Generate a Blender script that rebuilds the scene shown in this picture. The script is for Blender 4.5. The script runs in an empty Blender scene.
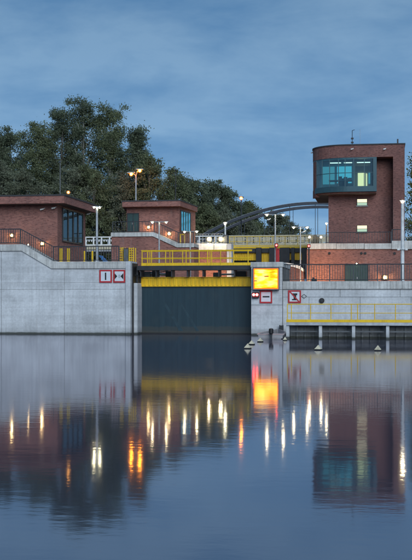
import bpy, math, random
import numpy as np
from mathutils import Vector
R = math.radians
sc = bpy.context.scene
col = sc.collection

# ------------------------------------------------------------------ camera
F, CX, CY, YAW, CAMH = 1000.0, 240.0, 300.0, R(8.0), 2.26      # focal length in photo pixels, principal point
cam_d = bpy.data.cameras.new("camera"); cam = bpy.data.objects.new("camera", cam_d); col.objects.link(cam)
cam.location = (0, 0, CAMH); cam.rotation_euler = (R(90), 0, YAW)
cam_d.sensor_fit = 'VERTICAL'; cam_d.sensor_height = 24.0; cam_d.lens = 24.0 * F / 560.0
cam_d.shift_x = -(CX - 206.0) / 560.0; cam_d.shift_y = (CY - 280.0) / 560.0
cam_d.clip_start = 0.5; cam_d.clip_end = 6000
sc.camera = cam

# ------------------------------------------------------------------ sky, sun, exposure
SUN_EL, SUN_AZ = 24.0, 158.0        # the last light comes from behind the photographer
w = bpy.data.worlds.new("World"); sc.world = w; w.use_nodes = True
nt = w.node_tree; nt.nodes.clear()
def wn(t, **k):
    n = nt.nodes.new(t)
    for a, b in k.items(): setattr(n, a, b)
    return n
out = wn('ShaderNodeOutputWorld'); bg = wn('ShaderNodeBackground')
sky = wn('ShaderNodeTexSky', sky_type='NISHITA', sun_disc=False)
sky.sun_elevation = R(6.0); sky.sun_rotation = R(SUN_AZ); sky.altitude = 50; sky.air_density = 1.2; sky.dust_density = 1.0; sky.ozone_density = 4.0
skm = wn('ShaderNodeMix', data_type='RGBA', blend_type='MULTIPLY'); skm.inputs['Factor'].default_value = 1.0
skm.inputs['B'].default_value = (0.10, 0.10, 0.10, 1)
nt.links.new(sky.outputs[0], skm.inputs['A'])
tc = wn('ShaderNodeTexCoord'); sep = wn('ShaderNodeSeparateXYZ'); nt.links.new(tc.outputs['Generated'], sep.inputs[0])
zz = wn('ShaderNodeMath', operation='MAXIMUM'); zz.inputs[1].default_value = 0.0; nt.links.new(sep.outputs['Z'], zz.inputs[0])
den = wn('ShaderNodeMath', operation='ADD'); den.inputs[1].default_value = 0.34; nt.links.new(zz.outputs[0], den.inputs[0])
dx = wn('ShaderNodeMath', operation='DIVIDE'); dy = wn('ShaderNodeMath', operation='DIVIDE')
nt.links.new(sep.outputs['X'], dx.inputs[0]); nt.links.new(den.outputs[0], dx.inputs[1])
nt.links.new(sep.outputs['Y'], dy.inputs[0]); nt.links.new(den.outputs[0], dy.inputs[1])
cmb = wn('ShaderNodeCombineXYZ'); nt.links.new(dx.outputs[0], cmb.inputs[0]); nt.links.new(dy.outputs[0], cmb.inputs[1])
n1 = wn('ShaderNodeTexNoise'); n1.inputs['Scale'].default_value = 4.2; n1.inputs['Detail'].default_value = 8; n1.inputs['Roughness'].default_value = 0.58; n1.inputs['Distortion'].default_value = 0.5
mp = wn('ShaderNodeMapping'); mp.inputs['Scale'].default_value = (0.75, 1.25, 1); mp.inputs['Location'].default_value = (3.1, 0.4, 0)
nt.links.new(cmb.outputs[0], mp.inputs[0]); nt.links.new(mp.outputs[0], n1.inputs['Vector'])
rmp = wn('ShaderNodeValToRGB')
rmp.color_ramp.elements[0].position = 0.37; rmp.color_ramp.elements[0].color = (0.080, 0.182, 0.338, 1)
rmp.color_ramp.elements[1].position = 0.60; rmp.color_ramp.elements[1].color = (0.150, 0.264, 0.410, 1)
n2 = wn('ShaderNodeTexNoise'); n2.inputs['Scale'].default_value = 9.0; n2.inputs['Detail'].default_value = 6; n2.inputs['Roughness'].default_value = 0.55
mp2 = wn('ShaderNodeMapping'); mp2.inputs['Scale'].default_value = (1.0, 1.0, 2.6); nt.links.new(tc.outputs['Generated'], mp2.inputs[0]); nt.links.new(mp2.outputs[0], n2.inputs['Vector'])
nmx = wn('ShaderNodeMath', operation='MULTIPLY_ADD'); nmx.inputs[1].default_value = 0.55; nt.links.new(n2.outputs['Fac'], nmx.inputs[0])
nm1 = wn('ShaderNodeMath', operation='MULTIPLY'); nm1.inputs[1].default_value = 0.45; nt.links.new(n1.outputs['Fac'], nm1.inputs[0]); nt.links.new(nm1.outputs[0], nmx.inputs[2])
nt.links.new(nmx.outputs[0], rmp.inputs['Fac'])
mx = wn('ShaderNodeMix', data_type='RGBA'); mx.inputs['Factor'].default_value = 0.92
nt.links.new(skm.outputs['Result'], mx.inputs['A']); nt.links.new(rmp.outputs['Color'], mx.inputs['B'])
# overcast skies are brighter low down than at the zenith
g0 = wn('ShaderNodeMapRange'); g0.inputs['From Min'].default_value = 0.0; g0.inputs['From Max'].default_value = 0.42
g0.inputs['To Min'].default_value = 1.22; g0.inputs['To Max'].default_value = 0.66
nt.links.new(zz.outputs[0], g0.inputs['Value'])
nt.links.new(mx.outputs['Result'], bg.inputs['Color']); nt.links.new(g0.outputs[0], bg.inputs['Strength'])
nt.links.new(bg.outputs[0], out.inputs['Surface'])

sun_d = bpy.data.lights.new("sun", 'SUN'); sun = bpy.data.objects.new("sun", sun_d); col.objects.link(sun)
sun_d.energy = 1.5; sun_d.angle = R(40); sun_d.color = (0.85, 0.93, 1.0)
sd = Vector((math.sin(R(SUN_AZ)) * math.cos(R(SUN_EL)), math.cos(R(SUN_AZ)) * math.cos(R(SUN_EL)), math.sin(R(SUN_EL))))
sun.rotation_euler = (-sd).to_track_quat('-Z', 'Y').to_euler(); sun.location = (0, -40, 60)
sc.view_settings.view_transform = 'Standard'; sc.view_settings.look = 'None'
sc.view_settings.exposure = 0.62; sc.view_settings.gamma = 1.0; sc.view_settings.use_curve_mapping = False
sc.cycles.use_denoising = True
try: sc.cycles.denoiser = 'OPENIMAGEDENOISE'
except Exception: pass
sc.cycles.max_bounces = 8; sc.cycles.glossy_bounces = 4; sc.cycles.transparent_max_bounces = 8
sc.cycles.sample_clamp_indirect = 40.0; sc.cycles.caustics_reflective = False; sc.cycles.caustics_refractive = False

# ------------------------------------------------------------------ pixel -> place helpers (photo measured in 412 x 560)
fwd = Vector((-math.sin(YAW), math.cos(YAW), 0)); rgt = Vector((math.cos(YAW), math.sin(YAW), 0))
def tdep(px, Y): return Y / (fwd.y + rgt.y * (px - CX) / F)
def X(px, Y): return tdep(px, Y) * (fwd.x + rgt.x * (px - CX) / F)
def Z(py, px, Y): return CAMH + tdep(px, Y) * (CY - py) / F
def P(px, py, Y): return Vector((X(px, Y), Y, Z(py, px, Y)))
def S(px, Y): return tdep(px, Y) / F                     # metres per photo pixel

# ------------------------------------------------------------------ materials
M = {}
class NT:
    def __init__(s, name):
        m = bpy.data.materials.new(name); m.use_nodes = True; s.m = m; s.t = m.node_tree; s.t.nodes.clear(); M[name] = m
        s.o = s.n('ShaderNodeOutputMaterial')
    def n(s, t, ins=None, **k):
        nd = s.t.nodes.new(t)
        for a, b in k.items(): setattr(nd, a, b)
        for a, b in (ins or {}).items():
            if hasattr(b, 'links') or isinstance(b, bpy.types.NodeSocket): s.t.links.new(b, nd.inputs[a])
            else: nd.inputs[a].default_value = b
        return nd
    def noise(s, vec, scale, detail=4, rough=.55, **k):
        return s.n('ShaderNodeTexNoise', {'Vector': vec, 'Scale': scale, 'Detail': detail, 'Roughness': rough}, **k).outputs['Fac']
    def ramp(s, fac, stops):
        r = s.n('ShaderNodeValToRGB', {'Fac': fac}); e = r.color_ramp.elements
        while len(e) < len(stops): e.new(0.5)
        for i, (p, c) in enumerate(stops): e[i].position = p; e[i].color = (c if len(c) == 4 else (*c, 1))
        return r.outputs['Color']
    def mix(s, f, a, b, mode='MIX'):
        return s.n('ShaderNodeMix', {'Factor': f, 'A': a, 'B': b}, data_type='RGBA', blend_type=mode).outputs['Result'] if False else s._mix(f, a, b, mode)
    def _mix(s, f, a, b, mode):
        nd = s.t.nodes.new('ShaderNodeMix'); nd.data_type = 'RGBA'; nd.blend_type = mode
        for key, v in ((0, f), (6, a), (7, b)):
            if isinstance(v, bpy.types.NodeSocket): s.t.links.new(v, nd.inputs[key])
            else: nd.inputs[key].default_value = v if key == 0 else (*v[:3], 1)
        return nd.outputs[2]
    def math(s, op, a, b=0.0):
        nd = s.n('ShaderNodeMath', {0: a, 1: b}, operation=op); return nd.outputs[0]
    def pos(s): return s.n('ShaderNodeNewGeometry').outputs['Position']
    def map(s, vec, scale): return s.n('ShaderNodeMapping', {'Vector': vec, 'Scale': scale}).outputs[0]
    def done(s, color, rough=.7, metal=0.0, bump=None, bstr=.3, bdist=.02, spec=.4, **k):
        b = s.n('ShaderNodeBsdfPrincipled', {'Base Color': color if isinstance(color, bpy.types.NodeSocket) else (*color[:3], 1), 'Roughness': rough, 'Metallic': metal, 'Specular IOR Level': spec, **k})
        if bump is not None:
            bb = s.n('ShaderNodeBump', {'Height': bump, 'Strength': bstr, 'Distance': bdist}); s.t.links.new(bb.outputs[0], b.inputs['Normal'])
        s.t.links.new(b.outputs[0], s.o.inputs['Surface']); return s.m

def paint(name, c, rough=.5, metal=0.0, var=.18, scale=3.0, dirt=None, dirt_amt=.35):
    t = NT(name); p = t.pos()
    f = t.noise(p, scale, 5)
    base = t.ramp(f, [(.3, [x * (1 - var) for x in c]), (.7, [min(1, x * (1 + var)) for x in c])])
    if dirt is not None:
        s = t.noise(t.map(p, (3.0, 3.0, .5)), 1.6, 6, .65)
        k = t.ramp(s, [(.52, (0, 0, 0)), (.72, (dirt_amt,) * 3)])
        base = t.mix(k, base, dirt)
    return t.done(base, rough, metal, bump=t.noise(p, scale * 9, 3), bstr=.08)

def brick_mat(name, c1, c2, mortar, bw=.25, bh=.083):
    t = NT(name); g = t.n('ShaderNodeNewGeometry')
    tan = t.n('ShaderNodeVectorMath', {0: (0, 0, 1), 1: g.outputs['True Normal']}, operation='CROSS_PRODUCT')
    tn = t.n('ShaderNodeVectorMath', {0: tan.outputs[0]}, operation='NORMALIZE')
    u = t.n('ShaderNodeVectorMath', {0: g.outputs['Position'], 1: tn.outputs[0]}, operation='DOT_PRODUCT').outputs['Value']
    sp = t.n('ShaderNodeSeparateXYZ', {0: g.outputs['Position']})
    v = t.n('ShaderNodeCombineXYZ', {0: u, 1: sp.outputs['Z']}).outputs[0]
    b = t.n('ShaderNodeTexBrick', {'Vector': v, 'Color1': (*c1, 1), 'Color2': (*c2, 1), 'Mortar': (*mortar, 1), 'Scale': 1.0, 'Mortar Size': .009, 'Mortar Smooth': .3, 'Bias': .1, 'Brick Width': bw, 'Row Height': bh}, offset=.5)
    big = t.noise(g.outputs['Position'], .45, 6, .6)
    colr = t.mix(1.0, b.outputs['Color'], t.ramp(big, [(.3, (.72, .72, .74)), (.7, (1.18, 1.12, 1.08))]), 'MULTIPLY')
    # scattered dark headers and pale efflorescence
    rowv = t.map(v, (1 / bw, 1 / bh, 1))
    wnz = t.noise(rowv, 1.1, 1, .5)
    colr = t.mix(1.0, colr, t.ramp(wnz, [(.30, (.55, .52, .55)), (.44, (1, 1, 1)), (.62, (1, 1, 1)), (.75, (1.35, 1.25, 1.2))]), 'MULTIPLY')
    st = t.noise(t.map(g.outputs['Position'], (1.2, 1.2, .25)), 1.3, 6, .65)
    colr = t.mix(t.ramp(st, [(.58, (0, 0, 0)), (.8, (.3, .3, .3))]), colr, (.30, .29, .28))
    t.done(colr, .85, bump=b.outputs['Fac'], bstr=-.5, bdist=.012, spec=.25)
    return t.m
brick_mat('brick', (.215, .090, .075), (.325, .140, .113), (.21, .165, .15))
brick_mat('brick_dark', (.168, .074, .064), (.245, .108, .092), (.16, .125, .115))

def concrete(name, c, wet=True, stain=.5):
    t = NT(name); p = t.pos()
    a = t.noise(p, .55, 7, .62); b = t.noise(t.map(p, (6, 6, .35)), .9, 6, .68); d = t.noise(p, 7.0, 5, .7)
    base = t.ramp(a, [(.28, [x * .74 for x in c]), (.52, c), (.74, [x * 1.2 for x in c])])
    base = t.mix(1.0, base, t.ramp(b, [(.32, (1 - stain * .55,) * 3), (.56, (1, 1, 1)), (.8, (1.1, 1.1, 1.09))]), 'MULTIPLY')
    base = t.mix(1.0, base, t.ramp(d, [(.3, (.86, .86, .86)), (.7, (1.1, 1.1, 1.1))]), 'MULTIPLY')
    sp = t.n('ShaderNodeSeparateXYZ', {0: p})
    # board marks of the formwork
    bm_ = t.noise(t.map(p, (.15, .15, 7.0)), 1.0, 2, .5)
    base = t.mix(1.0, base, t.ramp(bm_, [(.35, (.93, .93, .93)), (.65, (1.04, 1.04, 1.04))]), 'MULTIPLY')
    # rust and moss runs
    rs = t.noise(t.map(p, (2.4, 2.4, .3)), 1.15, 5, .6)
    base = t.mix(t.ramp(rs, [(.60, (0, 0, 0)), (.80, (.10 + .55 * stain,) * 3)]), base, (.16, .115, .075))
    if wet:
        wz = t.math('ADD', sp.outputs['Z'], t.math('MULTIPLY', t.noise(t.map(p, (1.5, 1.5, .2)), 1.0, 4), -.12))
        base = t.mix(t.ramp(wz, [(.0, (.92,) * 3), (.035, (.85,) * 3), (.06, (.38,) * 3), (.16, (.22,) * 3), (.42, (0, 0, 0))]), base, (.035, .040, .030))
    return t.done(base, .85, bump=t.math('ADD', d, bm_), bstr=.25, bdist=.015, spec=.25)
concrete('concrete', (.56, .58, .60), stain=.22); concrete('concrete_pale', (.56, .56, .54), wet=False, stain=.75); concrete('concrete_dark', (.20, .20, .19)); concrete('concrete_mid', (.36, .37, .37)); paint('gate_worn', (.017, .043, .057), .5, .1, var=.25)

def yellow(name):
    t = NT(name); p = t.pos()
    f = t.noise(p, 1.6, 5); s = t.noise(t.map(p, (5, 5, .8)), 1.4, 6, .68)
    base = t.ramp(f, [(.3, (.70, .43, .010)), (.7, (.86, .56, .018))])
    base = t.mix(t.ramp(s, [(.52, (0, 0, 0)), (.76, (.45,) * 3)]), base, (.26, .15, .03))
    return t.done(base, .45, bump=t.noise(p, 14, 3), bstr=.08)
yellow('yellow_paint')
paint('rail_steel', (.055, .060, .068), .5, .3)
paint('galvanised', (.36, .38, .40), .45, .5, dirt=(.2, .19, .18))
paint('post_white', (.62, .64, .64), .45, 0, dirt=(.35, .33, .30))
paint('dark_steel', (.030, .034, .040), .5, .3, dirt=(.09, .06, .04))
paint('machine_grey', (.12, .13, .14), .5, .4, dirt=(.06, .05, .04))
paint('teal_frame', (.035, .085, .105), .35, .2, var=.1)
paint('green_door', (.020, .050, .050), .5, 0, dirt=(.06, .06, .055))
paint('cream', (.50, .44, .31), .6, 0, dirt=(.24, .20, .15), dirt_amt=.6)
paint('white_paint', (.72, .72, .70), .5, 0, dirt=(.40, .38, .34))
paint('roof_felt', (.045, .045, .048), .8)
paint('red_paint', (.42, .022, .028), .5, 0)
paint('black_paint', (.012, .012, .013), .5, 0)
paint('sign_white', (.62, .66, .70), .45, 0, var=.06)
paint('sign_grey', (.28, .32, .36), .6, 0, var=.1)
paint('blue_paint', (.03, .16, .42), .5, 0)
paint('arch_steel', (.045, .052, .066), .45, .3)
paint('arch_flange', (.22, .24, .27), .45, .2)
paint('buoy_cream', (.62, .55, .40), .5, 0, dirt=(.18, .15, .08), dirt_amt=.6)
paint('hull', (.30, .29, .30), .4, 0, dirt=(.25, .2, .2))
paint('hull_red', (.45, .33, .33), .4, 0)
paint('ground', (.10, .10, .09), .9, 0, scale=.3)
paint('interior_wall', (.32, .36, .40), .8, 0, var=.08)
paint('interior_dark', (.03, .045, .06), .6, 0)
paint('bark', (.16, .15, .13), .9, 0, var=.4)
paint('birch_bark', (.46, .46, .43), .8, 0, var=.3, scale=4)
paint('soffit', (.26, .27, .28), .7, 0)

# petrol-dark gate plate with water runs and a pale high-water band
t = NT('gate_plate'); p = t.pos()
s_ = t.noise(t.map(p, (3.2, 3.2, .22)), 1.1, 6, .65); a_ = t.noise(p, .5, 5)
base = t.ramp(s_, [(.3, (.008, .026, .038)), (.55, (.012, .036, .050)), (.8, (.024, .052, .066))])
base = t.mix(t.ramp(a_, [(.55, (0, 0, 0)), (.72, (.4,) * 3)]), base, (.030, .048, .054))
z_ = t.math('ADD', t.n('ShaderNodeSeparateXYZ', {0: p}).outputs['Z'], t.math('MULTIPLY', t.noise(t.map(p, (1.4, 1.4, .2)), 1.2, 4), -.25))
base = t.mix(t.ramp(z_, [(.02, (.9,) * 3), (.10, (.6,) * 3), (.32, (.5,) * 3), (.40, (0, 0, 0))]), base, (.048, .050, .044))
t.done(base, .5, .1, bump=t.noise(p, 8, 4), bstr=.15)

def emit(name, c, s):
    t = NT(name); e = t.n('ShaderNodeEmission', {'Color': (*c, 1), 'Strength': s}); t.t.links.new(e.outputs[0], t.o.inputs['Surface']); return t.m
emit('bulb_warm', (1.0, .66, .28), 100.0)
emit('bulb_white', (1.0, .80, .44), 140.0)
emit('bulb_green', (1.0, .90, .52), 150.0)
emit('bulb_sodium', (1.0, .27, .015), 120.0)
emit('flood', (1.0, .52, .17), 290.0)
emit('bulb_roof', (1.0, .45, .10), 14.0)
emit('bulb_red', (1.0, .035, .03), 30.0)
emit('board_glow', (1.0, .17, .015), 1.1)  # orange glare round the display board, put in as emission
emit('lit_window', (1.0, .84, .52), 1.0)
emit('lit_window_green', (.55, .80, .62), .55)
emit('lit_door', (1.0, .74, .38), 1.0)
emit('sky_glow', (.10, .46, .62), .65)  # blue sky behind the tower room, put in as emission
emit('blue_glow_dim', (.10, .36, .46), .5)  # weaker emission for the cyan sheen of the tower panes
emit('sky_sheen_blue', (.12, .46, .60), .62)  # sky reflected in the side window, put in as emission
emit('ceiling_strip', (.95, .95, .85), 1.3)
# amber LED matrix board: brighter and paler patches where characters are lit
t = NT('led_matrix'); p = t.pos()
f1 = t.noise(t.map(p, (.9, 1, 2.6)), 1.7, 2, .4)
dots = t.n('ShaderNodeTexVoronoi', {'Vector': t.map(p, (14, 0, 14)), 'Scale': 1.0, 'Randomness': 0.0}).outputs['Distance']
cc = t.ramp(f1, [(.34, (1.0, .20, .004)), (.47, (1.0, .36, .012)), (.62, (1.0, .54, .09))])
st_ = t.math('MULTIPLY', t.math('ADD', .9, t.math('MULTIPLY', f1, 3.4)), t.math('SUBTRACT', 1.25, t.math('MULTIPLY', dots, .7)))
e = t.n('ShaderNodeEmission', {'Color': cc, 'Strength': st_}); t.t.links.new(e.outputs[0], t.o.inputs['Surface'])

def halo_mat(name, c, s_):  # glare round a bulb, put in as a see-through glowing shell
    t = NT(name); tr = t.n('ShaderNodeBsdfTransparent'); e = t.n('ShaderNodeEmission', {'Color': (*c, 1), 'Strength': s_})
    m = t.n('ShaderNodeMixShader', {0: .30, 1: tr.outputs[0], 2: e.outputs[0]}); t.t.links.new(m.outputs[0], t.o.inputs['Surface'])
halo_mat('halo_warm', (1.0, .50, .16), 1.0); halo_mat('halo_sodium', (1.0, .26, .02), 1.2); halo_mat('halo_white', (1.0, .84, .55), .9); halo_mat('halo_red', (1.0, .02, .02), 1.0)
def glass(name, tint, refl=.5, rough=.02):
    t = NT(name); p = t.pos()
    tr = t.n('ShaderNodeBsdfTransparent', {'Color': (*tint, 1)}); gl = t.n('ShaderNodeBsdfGlossy', {'Color': (.9, .95, 1, 1), 'Roughness': rough})
    bb = t.n('ShaderNodeBump', {'Height': t.noise(p, .7, 2), 'Strength': .05, 'Distance': .05}); t.t.links.new(bb.outputs[0], gl.inputs['Normal'])
    lw = t.n('ShaderNodeLayerWeight', {'Blend': .5}); f = t.math('ADD', t.math('MULTIPLY', t.math('POWER', lw.outputs['Facing'], 4.0), .6), refl * .6)
    mxs = t.n('ShaderNodeMixShader', {0: f, 1: tr.outputs[0], 2: gl.outputs[0]}); t.t.links.new(mxs.outputs[0], t.o.inputs['Surface'])
glass('tower_glass', (.68, .90, .90), .13)
glass('cab_glass', (.42, .58, .52), .07)
glass('bright_glass', (.75, .9, .95), .12)

# water: dark and turbid, small ripples
t = NT('water'); p = t.pos()
w1 = t.noise(t.map(p, (2.6, 5.2, 1)), 1.0, 3, .55); w2 = t.noise(t.map(p, (.9, 1.9, 1)), 1.0, 2, .5); w3 = t.noise(t.map(p, (.05, .09, 1)), 1.0, 2, .5)
amp = t.n('ShaderNodeMapRange', {'Value': w3, 'From Min': .35, 'From Max': .65, 'To Min': .55, 'To Max': 1.3}).outputs[0]
h = t.math('MULTIPLY', t.math('ADD', t.math('MULTIPLY', w1, 1.0), t.math('MULTIPLY', w2, 1.0)), amp)
bb = t.n('ShaderNodeBump', {'Height': h, 'Strength': 1.0, 'Distance': .0013})
df = t.n('ShaderNodeBsdfDiffuse', {'Color': (.050, .054, .078, 1)})
gl = t.n('ShaderNodeBsdfGlossy', {'Color': (.96, .95, 1, 1), 'Roughness': .060, 'Normal': bb.outputs[0]})
fr = t.n('ShaderNodeFresnel', {'IOR': 3.2, 'Normal': bb.outputs[0]})
ms = t.n('ShaderNodeMixShader', {0: fr.outputs[0], 1: df.outputs[0], 2: gl.outputs[0]}); t.t.links.new(ms.outputs[0], t.o.inputs['Surface'])

def leaf(name, c, var=.35):
    t = NT(name); oi = t.n('ShaderNodeNewGeometry'); p = t.pos()
    f = t.noise(p, .55, 4, .6); f2 = t.n('ShaderNodeNewGeometry').outputs['Random Per Island']
    base = t.ramp(f, [(.3, [x * .6 for x in c]), (.7, [x * 1.45 for x in c])])
    base = t.mix(1.0, base, t.ramp(f2, [(0, (.75, .75, .75)), (1, (1.25, 1.25, 1.22))]), 'MULTIPLY')
    d = t.n('ShaderNodeBsdfDiffuse', {'Color': base}); tl = t.n('ShaderNodeBsdfTranslucent', {'Color': base})
    m = t.n('ShaderNodeMixShader', {0: .42, 1: d.outputs[0], 2: tl.outputs[0]}); t.t.links.new(m.outputs[0], t.o.inputs['Surface'])
leaf('leaf_dark', (.150, .178, .118)); leaf('leaf_mid', (.172, .196, .112)); leaf('leaf_grey', (.190, .208, .146)); leaf('leaf_yellow', (.17, .17, .055))

# ------------------------------------------------------------------ mesh helpers
WL = {}
def wloc(o): return WL.get(o.name, Vector((0, 0, 0))) if o is not None else Vector((0, 0, 0))
def tag(o, label=None, cat=None, group=None, kind=None):
    if label: o['label'] = label
    if cat: o['category'] = cat
    if group: o['group'] = group
    if kind: o['kind'] = kind
    return o
def empty(name, loc, label, cat, group=None):
    o = bpy.data.objects.new(name, None); col.objects.link(o); o.location = loc; o.empty_display_size = .3
    WL[o.name] = Vector(loc); return tag(o, label, cat, group)
class MB:
    def __init__(s): s.v = []; s.f = []
    def box(s, x0, x1, y0, y1, z0, z1):
        b = len(s.v)
        s.v += [(x, y, z) for z in (z0, z1) for (x, y) in ((x0, y0), (x1, y0), (x1, y1), (x0, y1))]
        s.f += [tuple(b + i for i in q) for q in ((3, 2, 1, 0), (4, 5, 6, 7), (0, 1, 5, 4), (1, 2, 6, 5), (2, 3, 7, 6), (3, 0, 4, 7))]
        return s
    def prism(s, plan, z0, z1):                       # plan polygon (x, y), counter-clockwise from above
        b = len(s.v); n = len(plan)
        s.v += [(x, y, z0) for x, y in plan] + [(x, y, z1) for x, y in plan]
        s.f.append(tuple(b + i for i in reversed(range(n)))); s.f.append(tuple(b + n + i for i in range(n)))
        for i in range(n): j = (i + 1) % n; s.f.append((b + i, b + j, b + n + j, b + n + i))
        return s
    def face_prism(s, prof, y0, y1):                  # polygon (x, z) seen from the camera, extruded from y0 back to y1
        b = len(s.v); n = len(prof)
        ar = sum(prof[i][0] * prof[(i + 1) % n][1] - prof[(i + 1) % n][0] * prof[i][1] for i in range(n))
        if ar < 0: prof = prof[::-1]
        s.v += [(x, y0, z) for x, z in prof] + [(x, y1, z) for x, z in prof]
        s.f.append(tuple(b + i for i in range(n))); s.f.append(tuple(b + n + i for i in reversed(range(n))))
        for i in range(n): j = (i + 1) % n; s.f.append((b + j, b + i, b + n + i, b + n + j))
        return s
    def tube(s, p, q, r0, r1=None, n=8):
        r1 = r0 if r1 is None else r1; p = Vector(p); q = Vector(q); d = (q - p).normalized()
        a = d.orthogonal().normalized(); c = d.cross(a); b = len(s.v)
        for (o, r) in ((p, r0), (q, r1)):
            for i in range(n):
                th = 2 * math.pi * i / n; s.v.append(tuple(o + (a * math.cos(th) + c * math.sin(th)) * r))
        for i in range(n): j = (i + 1) % n; s.f.append((b + i, b + j, b + n + j, b + n + i))
        s.f.append(tuple(b + i for i in reversed(range(n)))); s.f.append(tuple(b + n + i for i in range(n))); return s
    def path(s, pts, r, n=6):
        for a, c in zip(pts[:-1], pts[1:]): s.tube(a, c, r, n=n)
        return s
    def ball(s, c, r, n=8, m=6, sz=1.0):
        b = len(s.v)
        for i in range(m + 1):
            ph = math.pi * i / m
            for j in range(n):
                th = 2 * math.pi * j / n; s.v.append((c[0] + r * math.sin(ph) * math.cos(th), c[1] + r * math.sin(ph) * math.sin(th), c[2] - r * sz * math.cos(ph)))
        for i in range(m):
            for j in range(n): k = (j + 1) % n; s.f.append((b + i * n + j, b + i * n + k, b + (i + 1) * n + k, b + (i + 1) * n + j))
        return s
    def build(s, name, mat, parent=None, label=None, cat=None, group=None, kind=None, smooth=False, bevel=0):
        off = wloc(parent); me = bpy.data.meshes.new(name)
        me.from_pydata([(v[0] - off.x, v[1] - off.y, v[2] - off.z) for v in s.v], [], s.f)
        me.materials.append(M[mat])
        if smooth: me.shade_smooth()
        o = bpy.data.objects.new(name, me); col.objects.link(o)
        if parent is not None: o.parent = parent; WL[o.name] = off
        if bevel:
            bv = o.modifiers.new('bevel', 'BEVEL'); bv.width = bevel; bv.segments = 2; bv.limit_method = 'ANGLE'
        return tag(o, label, cat, group, kind)
def inst(src, name, parent, delta):                   # a piece sharing its mesh with src
    o = bpy.data.objects.new(name, src.data); col.objects.link(o); o.parent = parent; o.location = delta; WL[o.name] = wloc(parent); return o
def box(name, mat, parent, x0, x1, y0, y1, z0, z1, **k): return MB().box(x0, x1, y0, y1, z0, z1).build(name, mat, parent, **k)
def pbox(name, mat, parent, px0, px1, py0, py1, Y0, Y1, **k):   # front face at depth Y0 spans these photo pixels
    pm = (px0 + px1) / 2
    return box(name, mat, parent, X(px0, Y0), X(px1, Y0), Y0, Y1, Z(py1, pm, Y0), Z(py0, pm, Y0), **k)

# ------------------------------------------------------------------ water and ground
WY = 64.0
GX0, GX1 = X(141, 67), X(252.0, 67)                  # lock chamber sides
water = MB(); water.v = [(-1500, -600, 0), (1500, -600, 0), (1500, 240, 0), (-1500, 240, 0)]; water.f = [(0, 1, 2, 3)]
water.build('water', 'water', kind='structure')
g = MB(); ZG = 3.35; far = 4000
g.v = [(-far, 65.2, ZG), (GX0 - .3, 65.2, ZG), (GX1 + .3, 65.2, ZG), (far, 65.2, ZG), (-far, 215, ZG), (GX0 - .3, 215, ZG), (GX1 + .3, 215, ZG), (far, 215, ZG), (-far, far, ZG), (far, far, ZG)]
g.f = [(0, 1, 5, 4), (2, 3, 7, 6), (4, 5, 6, 7, 9, 8)]
g.build('ground', 'ground', kind='structure')

# ------------------------------------------------------------------ railings
def railing(pts, h, label, group, mat='rail_steel', post_sp=2.2, bar_sp=.165, name='bar_railing', pr=.028):
    pts = [Vector(p) for p in pts]; root = empty(name, pts[0], label, 'railing', group)
    up = Vector((0, 0, h)); lo = Vector((0, 0, .10))
    MB().path([p + up for p in pts], .034).build('top_rail', mat, root)
    MB().path([p + lo for p in pts], .024).build('bottom_rail', mat, root)
    post = bar = None; L = 0
    for a, b in zip(pts[:-1], pts[1:]):
        seg = (b - a).length; n = max(1, round(seg / post_sp)); m = max(1, round(seg / bar_sp / n)) * n; r = m // n
        for i in range(m + (1 if b is pts[-1] else 0)):
            p = a.lerp(b, i / m)
            if i % r == 0:
                if post is None:
                    post = MB().box(p.x - .035, p.x + .035, p.y - .035, p.y + .035, p.z, p.z + h).build('post', mat, root); p0 = p.copy()
                else: inst(post, 'post', root, p - p0)
            else:
                if bar is None:
                    bar = MB().box(p.x - .015, p.x + .015, p.y - .015, p.y + .015, p.z + .1, p.z + h).build('baluster', mat, root); b0 = p.copy()
                else: inst(bar, 'baluster', root, p - b0)
    return root
def yellow_rail(pts, h, posts, label, group, toe=.18, r=.03, mids=(.5,)):
    pts = [Vector(p) for p in pts]; root = empty('yellow_railing', pts[0], label, 'railing', group)
    MB().path([p + Vector((0, 0, h)) for p in pts], r).build('top_rail', 'yellow_paint', root)
    for k in mids: MB().path([p + Vector((0, 0, h * k)) for p in pts], r * .8).build('mid_rail', 'yellow_paint', root)
    for a, b in zip(pts[:-1], pts[1:]):
        m = MB()
        m.v = [(a.x, a.y, a.z + .01), (b.x, b.y, b.z + .01), (b.x, b.y, b.z + toe), (a.x, a.y, a.z + toe)]
        m.v += [(v[0], v[1] + .02, v[2]) for v in m.v]; m.f = [(0, 1, 2, 3), (7, 6, 5, 4), (3, 2, 6, 7), (1, 0, 4, 5), (0, 3, 7, 4), (2, 1, 5, 6)]
        m.build('toe_board', 'yellow_paint', root)
    first = None
    for p in posts:
        p = Vector(p)
        if first is None: first = MB().tube(p, p + Vector((0, 0, h)), r).build('post', 'yellow_paint', root); f0 = p
        else: inst(first, 'post', root, p - f0)
    return root

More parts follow.
